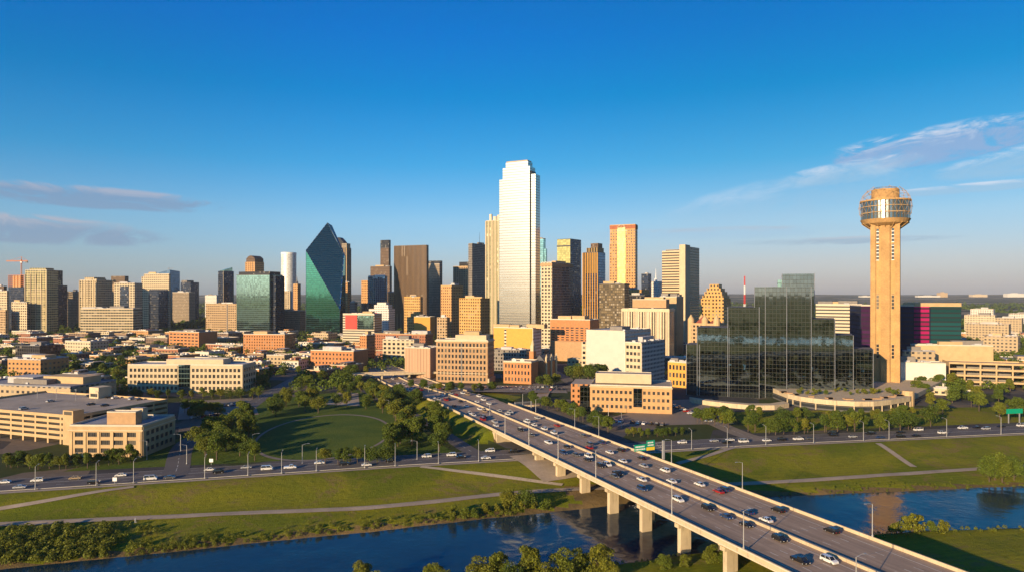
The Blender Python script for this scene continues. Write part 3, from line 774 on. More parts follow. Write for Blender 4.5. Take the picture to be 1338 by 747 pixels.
# --- left cluster
b = Bld('construction_tower', 'unfinished tower with orange open floors above dark blue glass, under the crane', 'tower', 11, 31, 34, 375, 1480, 'f_navy', th=28, pent=0, parapet=0)
for k in range(6):
    z = b.h + k * 4.4 + 4.0; mb = MB(); mb.box(b.X(-.02), b.X(1.02), b.Yl(0), b.Yl(1), z, z + .6, bottom=True); mb.build('floor_slab', 'orange_steel', b.root)
mb = MB()
for i in range(6):
    for j in range(3): mb.box(b.X(i / 5) - .4, b.X(i / 5) + .4, b.Yl(j / 2) - .4, b.Yl(j / 2) + .4, b.h, b.h + 25.8)
mb.build('column_frame', 'orange_steel', b.root)
mb = MB(); mb.box(b.X(.25), b.X(.8), b.Yl(.2), b.Yl(.9), b.h, b.h + 25); mb.build('core_wall', 'brick_pink', b.root)
cr = empty('tower_crane', (tx(28) * 1500, 1500, 0)); tag(cr, 'slim orange tower crane with long jib above the unfinished tower', 'crane')
zt = zat(341, 1500)
def lattice(mb, p, q, w, n, r):
    p, q = Vector(p), Vector(q); d = (q - p).normalized(); a = d.orthogonal().normalized(); c = d.cross(a)
    cs = [p + w * (sa * a + sb * c) for sa, sb in ((1, 1), (1, -1), (-1, -1), (-1, 1))]; L = (q - p).length
    for k in range(4):
        mb.tube(cs[k], cs[k] + d * L, r, 4)
        for i in range(n):
            u0, u1 = L * i / n, L * (i + 1) / n; mb.tube(cs[k] + d * u0, cs[(k + 1) % 4] + d * u1, r * .6, 4)
mb = MB(); lattice(mb, (0, 0, 0), (0, 0, zt + 3), .9, 40, .3); mb.build('mast', 'orange_steel', cr)
mb = MB(); lattice(mb, (-33, 0, zt), (14, 0, zt), .8, 20, .3); mb.build('jib', 'orange_steel', cr)
mb = MB(); mb.tube((0, 0, zt), (0, 0, zt + 9), .5); mb.tube((0, 0, zt + 9), (-25, 0, zt + 1), .2); mb.tube((0, 0, zt + 9), (13, 0, zt + 1), .2); mb.build('cat_head', 'orange_steel', cr)
mb = MB(); mb.box(9, 14, -1.2, 1.2, zt - 4, zt - 1, bottom=True); mb.build('counterweight', 'concrete_dark', cr)
mb = MB(); mb.box(-1.6, 1.6, -1.6, 1.6, zt - 4, zt - 1.2, bottom=True); mb.build('cab', 'white_paint', cr)

b = Bld('apartment_tower', 'tall pale yellow balconied tower with dark shaded side, right of the crane', 'apartment tower', 33, 61, 76, 353, 1360, 'f_yellow', asp=.8, pent=0)
b.fins('balcony_rib', 4, 'f', 0, b.h - 8, 1.2, 1.2, 'stone_cream')
mb = MB()
for k in range(3, 34):
    z = k * 3.6
    if z < b.z(376): mb.box(b.X(.30), b.X(.95), -b.b / 2 - 1.6, -b.b / 2, z, z + 1.0, bottom=True)
mb.build('balcony', 'stone_cream', b.root)
b.sub('plant_room', .15, .9, .1, .8, 353, 350, 'f_yellow')
Bld('apartment_block', 'mid-height cream gridded block in front of the unfinished tower', 'apartment block', 15, 35, 37, 395, 1340, 'f_cream', th=22, pent=1)
b = Bld('stepped_tower', 'dark stepped tower with yellow top floors behind the balconied tower', 'tower', 60, 70, 88, 373, 1540, 'f_navy', asp=1.2)
b.sub('upper_block', .1, .75, .2, .8, 373, 353, 'f_dark'); b.sub('cap_block', .4, 1.0, .0, .55, 373, 366, 'f_yellow')
Bld('office_block', 'squat brown block between the stepped dark tower and the beige ridged tower', 'office block', 86, 100, 104, 381, 1600, 'f_greytan', asp=.8)
Bld('office_tower', 'dark slab cut off by the left edge of the skyline', OT, -20, 5, 9, 374, 1550, 'f_brown_b', th=25)
Bld('apartment_block', 'narrow cream block at far left beside the unfinished tower', 'apartment block', -6, 9, 12, 380, 1420, 'f_cream', th=25)
Bld('apartment_block', 'low tan block at the foot of the far left slab', 'apartment block', -14, 7, 11, 405, 1330, 'f_tan', th=25)
b = Bld('apartment_tower', 'beige ridged tower with stepped top and wide dark blue side', 'apartment tower', 104, 126, 147, 366, 1480, 'f_beige', asp=1.0, pent=0)
b.sub('upper_block', .2, .75, .1, .8, 366, 362); b.sub('upper_block', .78, 1.0, .05, .6, 366, 364); b.fins('rib', 6, 'f', 0, b.h, 1.4, 1.0, 'stone_cream')
b = Bld('office_tower', 'tower with dark brown top floors behind the cream framed glass block', OT, 145, 163, 168, 372, 1640, 'f_tan', asp=.7, pent=0)
b.sub('upper_block', .0, 1.0, .0, 1.0, 372, 360.5, 'f_brown_b')
b = Bld('office_tower', 'cream framed block with a tall central glass panel', OT, 149, 176, 186, 370, 1420, 'f_cream', asp=.7, pent=1)
mb = MB(); mb.box(b.X(.28), b.X(.72), -b.b / 2 - .5, -b.b / 2, b.z(402), b.z(374), bottom=True); mb.build('glass_panel', 'f_navy', b.root)
b = Bld('long_apartment_block', 'long low cream slab with rows of windows in front of the ridged tower', 'apartment block', 105, 174, 186, 403, 1340, 'f_beige_band', asp=.35, pent=2)
b = Bld('office_tower', 'cream framed tower with dark lower glass and pink top grid', OT, 188, 221, 223, 358, 1500, 'f_cream', th=18, pent=1)
mb = MB(); mb.box(b.X(.22), b.X(.96), -b.b / 2 - .6, -b.b / 2, 0, b.z(378), bottom=True); mb.build('glass_panel', 'f_navy', b.root)
b.sub('side_wing', -.10, -.002, .1, .9, None, 361, 'f_cream')
b = Bld('glass_tower', 'blue glass tower with slanted roof rising behind the cream framed tower', 'glass tower', 206, 222, 235, 357, 1750, 'f_blue', asp=1.0, pent=0, parapet=0)
mb = MB(); mb.prism([(b.X(0), b.Yl(0)), (b.X(1), b.Yl(0)), (b.X(1), b.Yl(1)), (b.X(0), b.Yl(1))], b.h, b.h, 0, 0, z1s=[b.h + 2, b.h + 9, b.h + 6, b.h + 1]); mb.build('slanted_roof', 'f_blue', b.root)
mb = MB(); mb.tube((0, 0, b.h), (0, 0, b.h + 16), .6); mb.tube((-6, 0, b.h + 12), (14, 0, b.h + 14), .4); mb.build('roof_mast', 'steel_grey', b.root)
b = Bld('office_tower', 'far dark grey tower with two roof heights beside the slanted blue tower', OT, 236, 249, 260, 369, 1950, 'f_navy', asp=.9, pent=0); b.sub('upper_block', .0, .55, .1, .9, 369, 366, 'f_grey')
Bld('office_block', 'plain grey brown box with pale orange end right of the blue tower', 'office block', 225, 247, 255, 382, 1720, 'f_greytan', asp=.5)
Bld('office_block', 'small distant white block low on the horizon beside the dark teal tower', 'office block', 268, 283, 285, 386, 1900, 'f_white', th=25)
b = Bld('office_block', 'wide tan gridded block with a dark vertical notch and shaded side', 'office block', 269, 317, 331, 397, 1430, 'f_tan', asp=.45, pent=1)
mb = MB(); mb.box(b.X(.57), b.X(.60), -b.b / 2 - .4, -b.b / 2, 0, b.h - 1, bottom=True); mb.build('notch', 'dark_metal', b.root)
b = Bld('glass_tower', 'slim dark teal tower with pointed top left of the green glass block', 'glass tower', 285, 292, 305, 354, 1520, 'f_navy', asp=1.6, pent=0, parapet=0)
mb = MB(); mb.prism([(b.X(.1), b.Yl(.1)), (b.X(1), b.Yl(.1)), (b.X(1), b.Yl(.9)), (b.X(.1), b.Yl(.9))], b.h, b.h, z1s=[b.h + 1, b.h + 3, b.h + 9, b.h + 7]); mb.build('pointed_top', 'f_teal', b.root)
b.fins('edge_strip', 1, 'r', 0, b.h, 1.5, .6, 'stone_cream')
b = Bld('office_tower', 'orange stone tower with curved brown crown behind the green glass block', OT, 321, 333, 345, 342, 1720, 'f_orange', asp=1.0, pent=0, parapet=0)
mb = MB(); A = [(b.X(.03) + .94 * b.a * k / 10, b.h + 3 + 13 * math.sin(math.pi * (.12 + .76 * k / 10))) for k in range(11)]
for k in range(10):
    mb.prism([(A[k][0], b.Yl(.03)), (A[k + 1][0], b.Yl(.03)), (A[k + 1][0], b.Yl(.97)), (A[k][0], b.Yl(.97))], b.h, 0, z1s=[A[k][1], A[k + 1][1], A[k + 1][1], A[k][1]])
mb.build('curved_crown', 'f_brown_b', b.root); b.fins('rib', 4, 'f', 0, b.h, 2, 1, 'brick_pink')
b = Bld('glass_block', 'wide green mirrored glass block with dark roof band', 'glass building', 309, 352, 361, 359, 1300, 'f_teal', th=18, pent=0, depth=40)
b.sub('roof_band', .03, .97, .1, .9, 359, 354.5, 'f_dark'); b.sub('side_wing', 1.0, 1.10, .2, .9, None, 360, 'f_navy'); b.sub('side_wing', -.1, 0, .25, .9, None, 359.5, 'f_navy')
# white rounded tower
c_ = Vector((tx(377.3) * 1700, 1700)); w_ = empty('rounded_tower', (c_.x, c_.y, 0)); tag(w_, 'slim white rounded tower left of the pointed teal glass tower', 'tower'); OCC.append((c_.x, c_.y, 22))
mb = MB(); ht = zat(331, 1700); mb.cyl(0, 0, 18.3, -1, ht, 28, mt=1); o = mb.build('wall', ['f_whitetower', 'roof_pale'], w_); 
mb = MB(); mb.cyl(0, 0, 18.6, ht - 3, ht + 1.6, 28); mb.build('roof_rim', 'white_paint', w_)
mb = MB(); mb.box(-14, 10, -21, -8, -1, zat(380, 1700)); mb.build('balcony_block', 'f_cream', w_)
b = Bld('spire_tower', 'small orange tower with dark spire beside the white rounded tower', 'tower', 383, 389, 393, 371, 1550, 'f_orange', asp=1, pent=0)
mb = MB(); mb.cyl(0, 0, 3.4, b.h, b.h + 6, 8, 2.5); mb.cyl(0, 0, 1.5, b.h + 6, b.h + 18, 6, .3); mb.build('spire', 'dark_metal', b.root)
Bld('office_block', 'low grey block at the foot of the white rounded tower', 'office block', 362, 392, 402, 406, 1380, 'f_greytan', asp=.5)

# faceted glass tower
fz = lambda py: zat(py, 1319); fx = lambda px: tx(px) * 1319
fp = empty('faceted_glass_tower', (fx(425), 1325, 0)); tag(fp, 'pointed teal glass tower cut by slanting facets like a gem', 'glass tower'); OCC.append((fx(425), 1340, 45))
pts = [(403, 0, 0, -1), (446.8, 0, 0, -1), (446.8, 45, 0, -1), (403, 45, 0, -1), (403, 0, 328, 0), (446.8, 0, 404, 0), (424.4, 35, 290, 0), (446.5, 33, 332, 0), (403.4, 45, 331, 0), (428, 47, 293, 0), (446.5, 45, 334, 0)]
bm = bmesh.new()
for px, dy, py, base in pts: bm.verts.new((fx(px) - fx(425), dy - 22, -1 if base else fz(py)))
bmesh.ops.convex_hull(bm, input=bm.verts); bmesh.ops.dissolve_limit(bm, angle_limit=R(3), verts=bm.verts, edges=bm.edges)
bm.normal_update(); mb = MB()
for f in bm.faces:
    t_ = Vector((0, 0, 1)).cross(f.normal); t_ = t_.normalized() if t_.length > .01 else Vector((1, 0, 0)); u_ = f.normal.cross(t_)
    mb.quad([v.co for v in f.verts], [(v.co.dot(t_), v.co.dot(u_)) for v in f.verts])
mb.build('glass_wall', 'f_fountain', fp)
mb = MB()
for e in bm.edges:
    if max(v.co.z for v in e.verts) > 30 and e.calc_face_angle(0) > R(8): mb.tube(e.verts[0].co, e.verts[1].co, .55, 5)
mb.build('edge_trim', 'f_blue', fp); bm.free()

b = Bld('spire_tower', 'dark ribbed tower with curved pointed crown behind the teal glass tower', OT, 437, 453, 459, 324, 1750, 'f_brown', th=25, pent=0, parapet=0)
mb = MB(); N = 12
for k in range(N):
    u0, u1 = k / N, (k + 1) / N; H_ = lambda u: b.h + 32 * (1 - abs(2 * min(max(u, 0), 1) - .55) ** 1.3 / 1.45 ** 1.3) * .9
    mb.prism([(b.X(u0), b.Yl(.1)), (b.X(u1), b.Yl(.1)), (b.X(u1), b.Yl(.9)), (b.X(u0), b.Yl(.9))], b.h, 0, z1s=[H_(u0), H_(u1), H_(u1), H_(u0)])
mb.build('curved_crown', 'f_dark', b.root); b.fins('rib', 5, 'f', 0, b.h, 1.6, 1.0, 'stone_tan'); b.sub('shoulder', .6, 1, .0, .8, 324, 318, 'f_greytan')
Bld('slab_block', 'thin orange block squeezed beside the teal glass tower', 'office block', 447, 454, 457, 369, 1480, 'f_orange', th=25)
Bld('office_block', 'small slate blue block between the thin orange block and the glass slab', 'office block', 456, 464, 467, 395, 1520, 'f_grey', th=25)
b = Bld('office_tower', 'slender dark tower with black cap behind the brown stepped block', OT, 497, 508, 510.5, 324, 1750, 'f_brown_b', th=25, pent=0); b.sub('black_cap', 0, 1, 0, 1, 324, 313.5, 'f_dark')
Bld('office_tower', 'dark brown stepped block left of the big ribbed brown tower', OT, 484, 509, 512, 348, 1680, 'f_brown_b', th=22)
b = Bld('glass_block', 'blue glass block with orange left end below the dark stepped block', 'glass building', 481, 503, 506, 361, 1440, 'f_blue', th=22, pent=1); b.sub('orange_wing', -.42, -.002, .05, .9, None, 366, 'f_orange')
b.fins('grid_rib', 9, 'f', 0, b.h, .5, .4, 'stone_white'); b.sub('roof_screen', .4, 1.0, 0, .4, 361, 359, 'white_paint')
mb = MB(); mb.cyl(b.X(.05), b.Yl(-.2), 16, -1, zat(396, 1430), 20); mb.build('round_base', 'f_navy', b.root)
b = Bld('office_tower', 'big dark brown tower with fine vertical ribs and flat top', OT, 515, 557, 560, 320.5, 1420, 'f_brown', th=22, pent=0); b.fins('rib', 26, 'f', 0, b.h, .5, .7, 'brick_pink')
b = Bld('office_tower', 'dark grey tower with black roof band right of the ribbed brown tower', OT, 558, 575, 578, 345, 1560, 'f_greytan', th=22, pent=0); b.sub('black_cap', 0, 1, 0, 1, 345, 340.5, 'f_dark')
Bld('apartment_block', 'bright orange block standing before the ribbed brown tower', 'apartment block', 528, 549, 552, 388, 1260, 'f_ochre', th=28, pent=2)
Bld('apartment_block', 'narrow tan block left of the ribbed brown tower', 'apartment block', 507, 514, 516, 382, 1500, 'f_orange', th=28)
Bld('low_block', 'plain yellow box below the bright orange block', 'office block', 541, 562, 569, 414, 1180, 'ochre', asp=.7)
Bld('low_block', 'small tan box right of the plain yellow box', 'office block', 571, 584, 588, 415, 1150, 'f_tan', asp=.7)
b = Bld('museum_block', 'low cream block with large red billboard panel on its front', 'building', 448, 489, 499, 410, 1090, 'f_bandcream', asp=.5, pent=1)
mb = MB(); mb.box(b.X(.09), b.X(.46), -b.b / 2 - 1, -b.b / 2, b.z(430), b.z(411.5), bottom=True); mb.build('billboard', 'billboard_red', b.root)
mb = MB(); mb.box(b.X(.48), b.X(.98), -b.b / 2 - .6, -b.b / 2, b.z(430), b.z(411.5), bottom=True); mb.build('glass_front', 'f_teal', b.root)
b = Bld('stepped_block', 'pale stepped block with patchwork panels behind the red billboard', 'building', 482, 508, 516, 404, 1180, 'f_white', asp=.7, pent=0); b.sub('upper_block', .2, .9, .2, .9, 404, 398, 'f_white'); b.sub('upper_block', .35, .8, .2, .7, 398, 395, 'stone_white')
mb = MB(); mb.box(b.X(.1), b.X(.4), -b.b / 2 - .5, -b.b / 2, b.z(425), b.z(408), bottom=True); mb.build('red_panel', 'billboard_red', b.root)
Bld('apartment_tower', 'orange tower with dark brown side between the grey tower and the ribbed brown tower', 'apartment tower', 576, 590, 605, 373, 1240, 'f_orange', asp=1.0)
Bld('apartment_block', 'ochre block with white strip directly left of the bright mirrored skyscraper', 'apartment block', 600, 628, 640, 390, 1120, 'f_ochre', asp=.6, pent=2)
b = Bld('office_tower', 'tan brown tower with dark roof box left of the grey antenna tower', OT, 592, 611, 616, 348, 1600, 'f_tan', th=25, pent=0); b.sub('roof_box', .4, 1, .1, .9, 348, 342, 'f_dark')
b = Bld('office_tower', 'grey tower with thin roof antenna left of the ribbed yellow tower', OT, 612, 617, 638, 318.5, 1480, 'f_grey', asp=2.2, pent=1)
mb = MB(); mb.tube((3, 0, b.h), (3, 0, b.h + 27), .5, 6, 0, .15); mb.build('antenna', 'dark_metal', b.root)
b = Bld('office_tower', 'yellow ribbed tower with roof drums tucked behind the mirrored skyscraper', OT, 635, 656, 662, 288, 1380, 'f_elm', th=24, pent=0); b.fins('rib', 5, 'f', 0, b.h, 2.2, 1.2, 'stone_cream')
for x, r_, h_ in ((.22, 3.2, 14), (.5, 4.5, 9), (.72, 3.4, 12)): mb = MB(); mb.cyl(b.X(x), b.Yl(.3), r_, b.h, b.h + h_, 12); mb.build('roof_drum', 'concrete_pale', b.root)

# bright mirrored skyscraper
th = R(26); Yb = 1050; a, bb = solve(651.5, 699, 706, Yb, th); C = Vector((tx(699) * Yb, Yb)); c, sn = math.cos(th), math.sin(th)
bb = max(bb, 16); ctr = C - Vector((c, -sn)) * a / 2 + Vector((sn, c)) * bb / 2
bo = empty('mirrored_skyscraper', (ctr.x, ctr.y, 0), -th); tag(bo, 'tallest skyscraper, white mirrored glass blazing in the sun with stepped notched top', 'skyscraper'); OCC.append((ctr.x, ctr.y, 42))
zb = lambda py: zat(py, Yb)
def blk(name, f0, f1, g0, g1, z0, z1, mat, parent=bo, A=a, Bq=bb):
    mb = MB(); mb.box((f0 - .5) * A, (f1 - .5) * A, (g0 - .5) * Bq, (g1 - .5) * Bq, z0, z1, 0, 1, bottom=z0 > 0); return mb.build(name, [mat, 'roof_pale'], parent)
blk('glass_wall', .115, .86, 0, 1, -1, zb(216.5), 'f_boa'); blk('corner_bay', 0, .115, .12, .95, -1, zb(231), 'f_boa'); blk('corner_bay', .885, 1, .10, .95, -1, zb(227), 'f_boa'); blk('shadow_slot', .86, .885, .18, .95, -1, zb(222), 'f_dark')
blk('crown', .19, .80, .06, .9, zb(216.5), zb(209.5), 'f_boa'); blk('crown_rim', .20, .78, .1, .85, zb(209.5), zb(207.6), 'roof_tan')
mb = MB(); mb.tube((5, 0, zb(207.6)), (5, 0, zb(205.5)), .4); mb.build('antenna', 'dark_metal', bo)

b = Bld('office_tower', 'teal sliver of a tower just right of the mirrored skyscraper', OT, 700, 710, 713, 312, 1320, 'f_teal', th=28); b.sub('shoulder', 1, 1.25, .2, .8, None, 325, 'f_teal')
b = Bld('office_tower', 'grey gridded tower with sunlit tan left face right of the mirrored skyscraper', OT, 707, 721, 748, 343, 1000, 'f_cream', asp=1.8, pent=1)
mb = MB(); mb.box(b.a / 2, b.a / 2 + .6, -b.b / 2, b.b / 2, -1, b.h - 5, bottom=False); mb.build('side_facade', 'f_grey', b.root); b.bands('cornice', [b.h - 5], 4, .9, 'brick_pink')  # darker grid over the right side: its shade put into the colour
b = Bld('glass_tower', 'gold green glass tower with dark side and dark band near its top', 'glass tower', 728, 745, 759, 312.5, 1300, 'f_goldgreen', asp=.9, pent=0)
b.bands('dark_band', [b.z(322)], 2.5, .5, 'dark_metal'); mb = MB(); mb.box(b.a / 2, b.a / 2 + .6, -b.b / 2, b.b / 2, -1, b.h); mb.build('side_facade', 'f_navy', b.root)  # side away from the sun painted navy to stand for its shade
b = Bld('stepped_tower', 'stepped tower with gold lit ribs and blue shaded side', OT, 762, 781, 790.5, 330, 1020, 'f_gold', asp=.6, pent=0)
b.sub('step', .18, .97, .1, .9, 330, 323.5); b.sub('step', .42, .92, .2, .8, 323.5, 317.5, 'f_brown_b')
mb = MB(); mb.box(b.a / 2, b.a / 2 + .6, -b.b / 2, b.b / 2, -1, b.h); mb.build('side_facade', 'f_blue', b.root)  # blue skin paints the shade of the right side
mb = MB(); mb.box(b.X(.12), b.X(.99), -b.b / 2 - .7, -b.b / 2, -1, b.z(357)); mb.build('dark_lower_front', 'f_navy', b.root); b.fins('rib', 6, 'f', 0, b.h, 1.2, 1.2, 'ochre')
b = Bld('office_tower', 'tan brick tower with gold glass centre and arched top', OT, 797, 830, 833, 293.5, 1200, 'f_orange', th=24, pent=0)
b.sub('shoulder', -.01, .28, -.06, 0, None, 318.5, 'f_orange', 'dark_metal'); b.sub('shoulder', .64, 1.01, -.06, 0, None, 318.5, 'f_orange', 'dark_metal')
mb = MB(); mb.box(b.X(.30), b.X(.62), -b.b / 2 - .8, -b.b / 2, -1, b.z(297)); mb.build('glass_centre', 'f_goldgreen', b.root)
b.bands('roof_band', [b.z(298.5)], 6.5, .45, 'brick_red')
mb = MB(); xc_ = b.X(.46)
for k in range(9):
    t0, t1 = math.pi * k / 9, math.pi * (k + 1) / 9; mb.tube((xc_ - 7 * math.cos(t0), -b.b / 2 - 1, b.z(298.5) + 7 * math.sin(t0)), (xc_ - 7 * math.cos(t1), -b.b / 2 - 1, b.z(298.5) + 7 * math.sin(t1)), .7, 5)
    if k % 2: mb.tube((xc_, -b.b / 2 - 1, b.z(298.5)), (xc_ - 7 * math.cos(t0), -b.b / 2 - 1, b.z(298.5) + 7 * math.sin(t0)), .4, 4)
mb.build('arch', 'stone_cream', b.root)
Bld('office_block', 'brown block with patchy gold windows in front of the arched tower', 'office block', 783, 816, 822, 371, 950, 'f_patchy', th=34, pent=1)
Bld('office_block', 'low tan block behind the patchy brown block', 'office block', 805, 838, 848, 379, 1120, 'f_ochre', asp=.5, pent=2)
Bld('office_block', 'dark purple low block right of the patchy brown block', 'office block', 815, 842, 850, 386, 1060, 'f_dark', asp=.5)
Bld('office_block', 'small far navy block between arched tower and cream tower', 'office block', 838, 847, 851, 358, 1500, 'f_navy', asp=1)
b = Bld('office_block', 'small far whitish block with needle beside the navy block', 'office block', 851, 861, 866, 368, 1550, 'f_white', asp=1, pent=0)
mb = MB(); mb.cyl(-3, 0, 1.4, b.h, b.h + 30, 6, .3); mb.cyl(-3, 0, 3, b.h, b.h + 8, 8); mb.build('needle', 'white_paint', b.root)
b = Bld('office_tower', 'cream tower with ladder-like window bands and tall blank fin', OT, 865, 889, 908, 328, 1010, 'f_ladder', asp=.9, pent=0)
b.sub('roof_step', .12, 1, .1, .7, 328, 325.5, 'f_ladder')
mb = MB(); mb.box(b.X(.985), b.X(1.30), b.Yl(-.05), b.Yl(.28), -1, b.z(320)); mb.build('blank_fin', 'stone_cream', b.root)
mb = MB(); mb.box(b.X(1), b.X(1.28), b.Yl(.28), b.Yl(.95), -1, b.z(322)); mb.build('rear_fin', 'f_ladder', b.root)
b = Bld('courthouse_block', 'tan block with cluttered roof behind the white pillared building', 'office block', 862, 884, 893, 388, 900, 'stone_tan', asp=.8, pent=3)
b = Bld('pillared_building', 'broad white building with tall slender pillars and flat cornice', 'office building', 813, 874, 881, 404, 850, 'f_pillar', th=30, pent=0)
b.bands('cornice', [b.h - 3], 3.4, .8, 'stone_cream'); b.fins('pillar', 19, 'f', 0, b.h - 3, 1.6, 1.1, 'stone_cream'); b.sub('plant_room', .2, .92, .2, .8, 402, 391.5, 'brick_pink', rim=.8); b.sub('roof_step', .45, .85, .3, .7, 391.5, 388, 'stone_tan')
b = Bld('stepped_building', 'golden stepped ziggurat building with pale window grid', 'office building', 916, 946, 955, 391, 950, 'f_ochre', th=34, pent=0)
for i, (f0, f1, y0, y1) in enumerate(((.05, .95, 391, 386), (.12, .88, 386, 381), (.2, .8, 381, 376.5), (.3, .7, 376.5, 371))): b.sub('step', f0, f1, f0 * .8, f1, y0, y1)
b.sub('front_block', .5, 1.02, -.12, 0, None, 386)
b = Bld('old_courthouse', 'ornate golden building with red hipped roofs left of the dark glass hotel', 'courthouse', 900, 936, 950, 424, 840, 'f_tan', th=40, pent=0, parapet=1.5)
for f0, f1, hh in ((.15, .55, 9), (.6, .95, 6)):
    mb = MB(); x0, x1, y0, y1 = b.X(f0), b.X(f1), b.Yl(.15), b.Yl(.8); z_ = b.h; xm0, xm1, ym = x0 + (x1 - x0) * .35, x1 - (x1 - x0) * .35, (y0 + y1) / 2
    for q in ([(x0, y0, z_), (x1, y0, z_), (xm1, ym, z_ + hh), (xm0, ym, z_ + hh)], [(x1, y1, z_), (x0, y1, z_), (xm0, ym, z_ + hh), (xm1, ym, z_ + hh)], [(x1, y0, z_), (x1, y1, z_), (xm1, ym, z_ + hh)], [(x0, y1, z_), (x0, y0, z_), (xm0, ym, z_ + hh)]): mb.quad(q)
    mb.build('roof', 'roof_red', b.root)
for f, g in ((.04, .1), (.57, .05), (.97, .1), (.1, .9)): mb = MB(); mb.cyl(b.X(f), b.Yl(g), 4, 0, b.h + 6, 10); mb.cyl(b.X(f), b.Yl(g), 4.2, b.h + 6, b.h + 12, 10, .3); mb.build('turret', 'stone_tan', b.root)
rt = empty('radio_tower', (tx(973) * 1150, 1150, 0)); tag(rt, 'red and white lattice radio mast rising behind the dark glass hotel', 'mast')
for k in range(6):
    z0, z1 = 18 + k * 15.5, 18 + (k + 1) * 15.5; mb = MB(); lattice(mb, (0, 0, z0), (0, 0, z1), 1.5 - k * .2, 5, .35); mb.build('mast_section', 'red_steel' if k % 2 else 'white_paint', rt)
mb = MB(); mb.box(-9, 9, -6, 6, -1, 18); mb.build('base_block', 'stone_tan', rt)

# --- dark mirrored hotel
Yh = 531
ht_ = empty('glass_hotel', (tx(1010) * 545, 550, 0)); tag(ht_, 'dark mirrored glass hotel of many stepped blocks on a curved podium', 'hotel'); ho = Vector((tx(1010) * 545, 550)); OCC.append((ho.x, ho.y + 20, 80))
def wblock(name, xl, xc, xr, yt, Y, mat, parent, org, th, depth=None, z0=-1.0, trim=None, roof='roof_dark'):
    th = R(th); a, b_ = solve(xl, xc, xr, Y, th); c, s_ = math.cos(th), math.sin(th)
    if depth: b_ = depth
    C = Vector((tx(xc) * Y, Y)) - org; L = C - Vector((c, -s_)) * a; back = Vector((s_, c)) * b_
    P = [L, C, C + back, L + back]; mb = MB(); mb.prism([(p.x, p.y) for p in P], z0, zat(yt, Y), 0, 1); o = mb.build(name, [mat, roof], parent)
    if trim:
        mb = MB()
        for p in (L, C):
            q = p - Vector((s_, c)) * .25
            mb.cyl(q.x, q.y, .24, z0, zat(yt, Y) + .3, 6)
        mb.build('corner_trim', trim, o)
    return P
for (xl, xc, yt, Y, dep) in ((897, 914, 450, 548, 25), (911, 953, 428, 540, 34), (951, 992, 401.5, 532, 38), (1000, 1028, 374.5, 530, 36), (986, 1002, 374.7, 536, 36), (1028, 1060, 374.7, 528, 40), (1059, 1091, 417, 524, 40), (1090, 1115, 438, 526, 30), (1114, 1141, 456, 528, 22)):
    wblock('tower_block', xl, xc, xc + .2, yt, Y, 'f_hyatt', ht_, ho, 20 if xl < 1059 else 24, dep, trim='steel_grey')
wblock('upper_block', 1016, 1036, 1036.2, 365.5, 552, 'f_teal', ht_, ho, 20, 22); wblock('upper_block', 1022, 1064, 1064.2, 357.5, 545, 'f_hyatt', ht_, ho, 20, 30, trim='steel_grey')
def curve_px(pxs, z=0): return [Vector(gp(px, py, z)[:2]) - ho for px, py in pxs]
front = curve_px([(1028, 527), (1045, 531), (1065, 534), (1090, 536.5), (1115, 538), (1140, 538), (1163, 535.5), (1188, 531)])
back = [Vector(p) - ho for p in ((370, 585), (205, 585))]
poly = [(p.x, p.y) for p in front + back]
mb = MB(); mb.prism(poly, -.5, 3.6); mb.build('podium', 'f_darkfloor', ht_)
ins = lambda k: [((p.x) * 1 + 0, p.y - k) for p in front]
mb = MB(); mb.prism(ins(1.5) + [(p.x, p.y) for p in back], 4.2, 7.6, bottom=True); mb.build('terrace_band', 'concrete', ht_)
mb = MB()
fr = resample([(p.x, p.y - 1.0) for p in front], 7)
for p in fr: mb.box(p.x - .35, p.x + .35, p.y - .35, p.y + .35, -.5, 4.2)
mb.build('colonnade', 'concrete', ht_)
mb = MB(); mb.prism([(p.x, p.y) for p in curve_px([(905, 526), (925, 529), (950, 532), (985, 535), (1012, 535), (1031, 532)])] + [(p.x, p.y + 9) for p in curve_px([(905, 526), (925, 529), (950, 532), (985, 535), (1012, 535), (1031, 532)])][::-1], -.5, 3.2); mb.build('entrance_canopy', 'concrete', ht_)
for k in range(18):
    p = fr[min(len(fr) - 1, k * len(fr) // 18)]; w = random.uniform(1.5, 3.5); mb = MB(); mb.box(p.x - w, p.x + w, p.y + 6, p.y + 8 + random.random() * 3, 7.6, 8.4); mb.build('planter', 'brick_pink', ht_)
mb = MB(); mb.cyl(front[-1].x + 2, front[-1].y + 5, 4, -.5, 11, 10); mb.build('stair_drum', 'stone_tan', ht_)

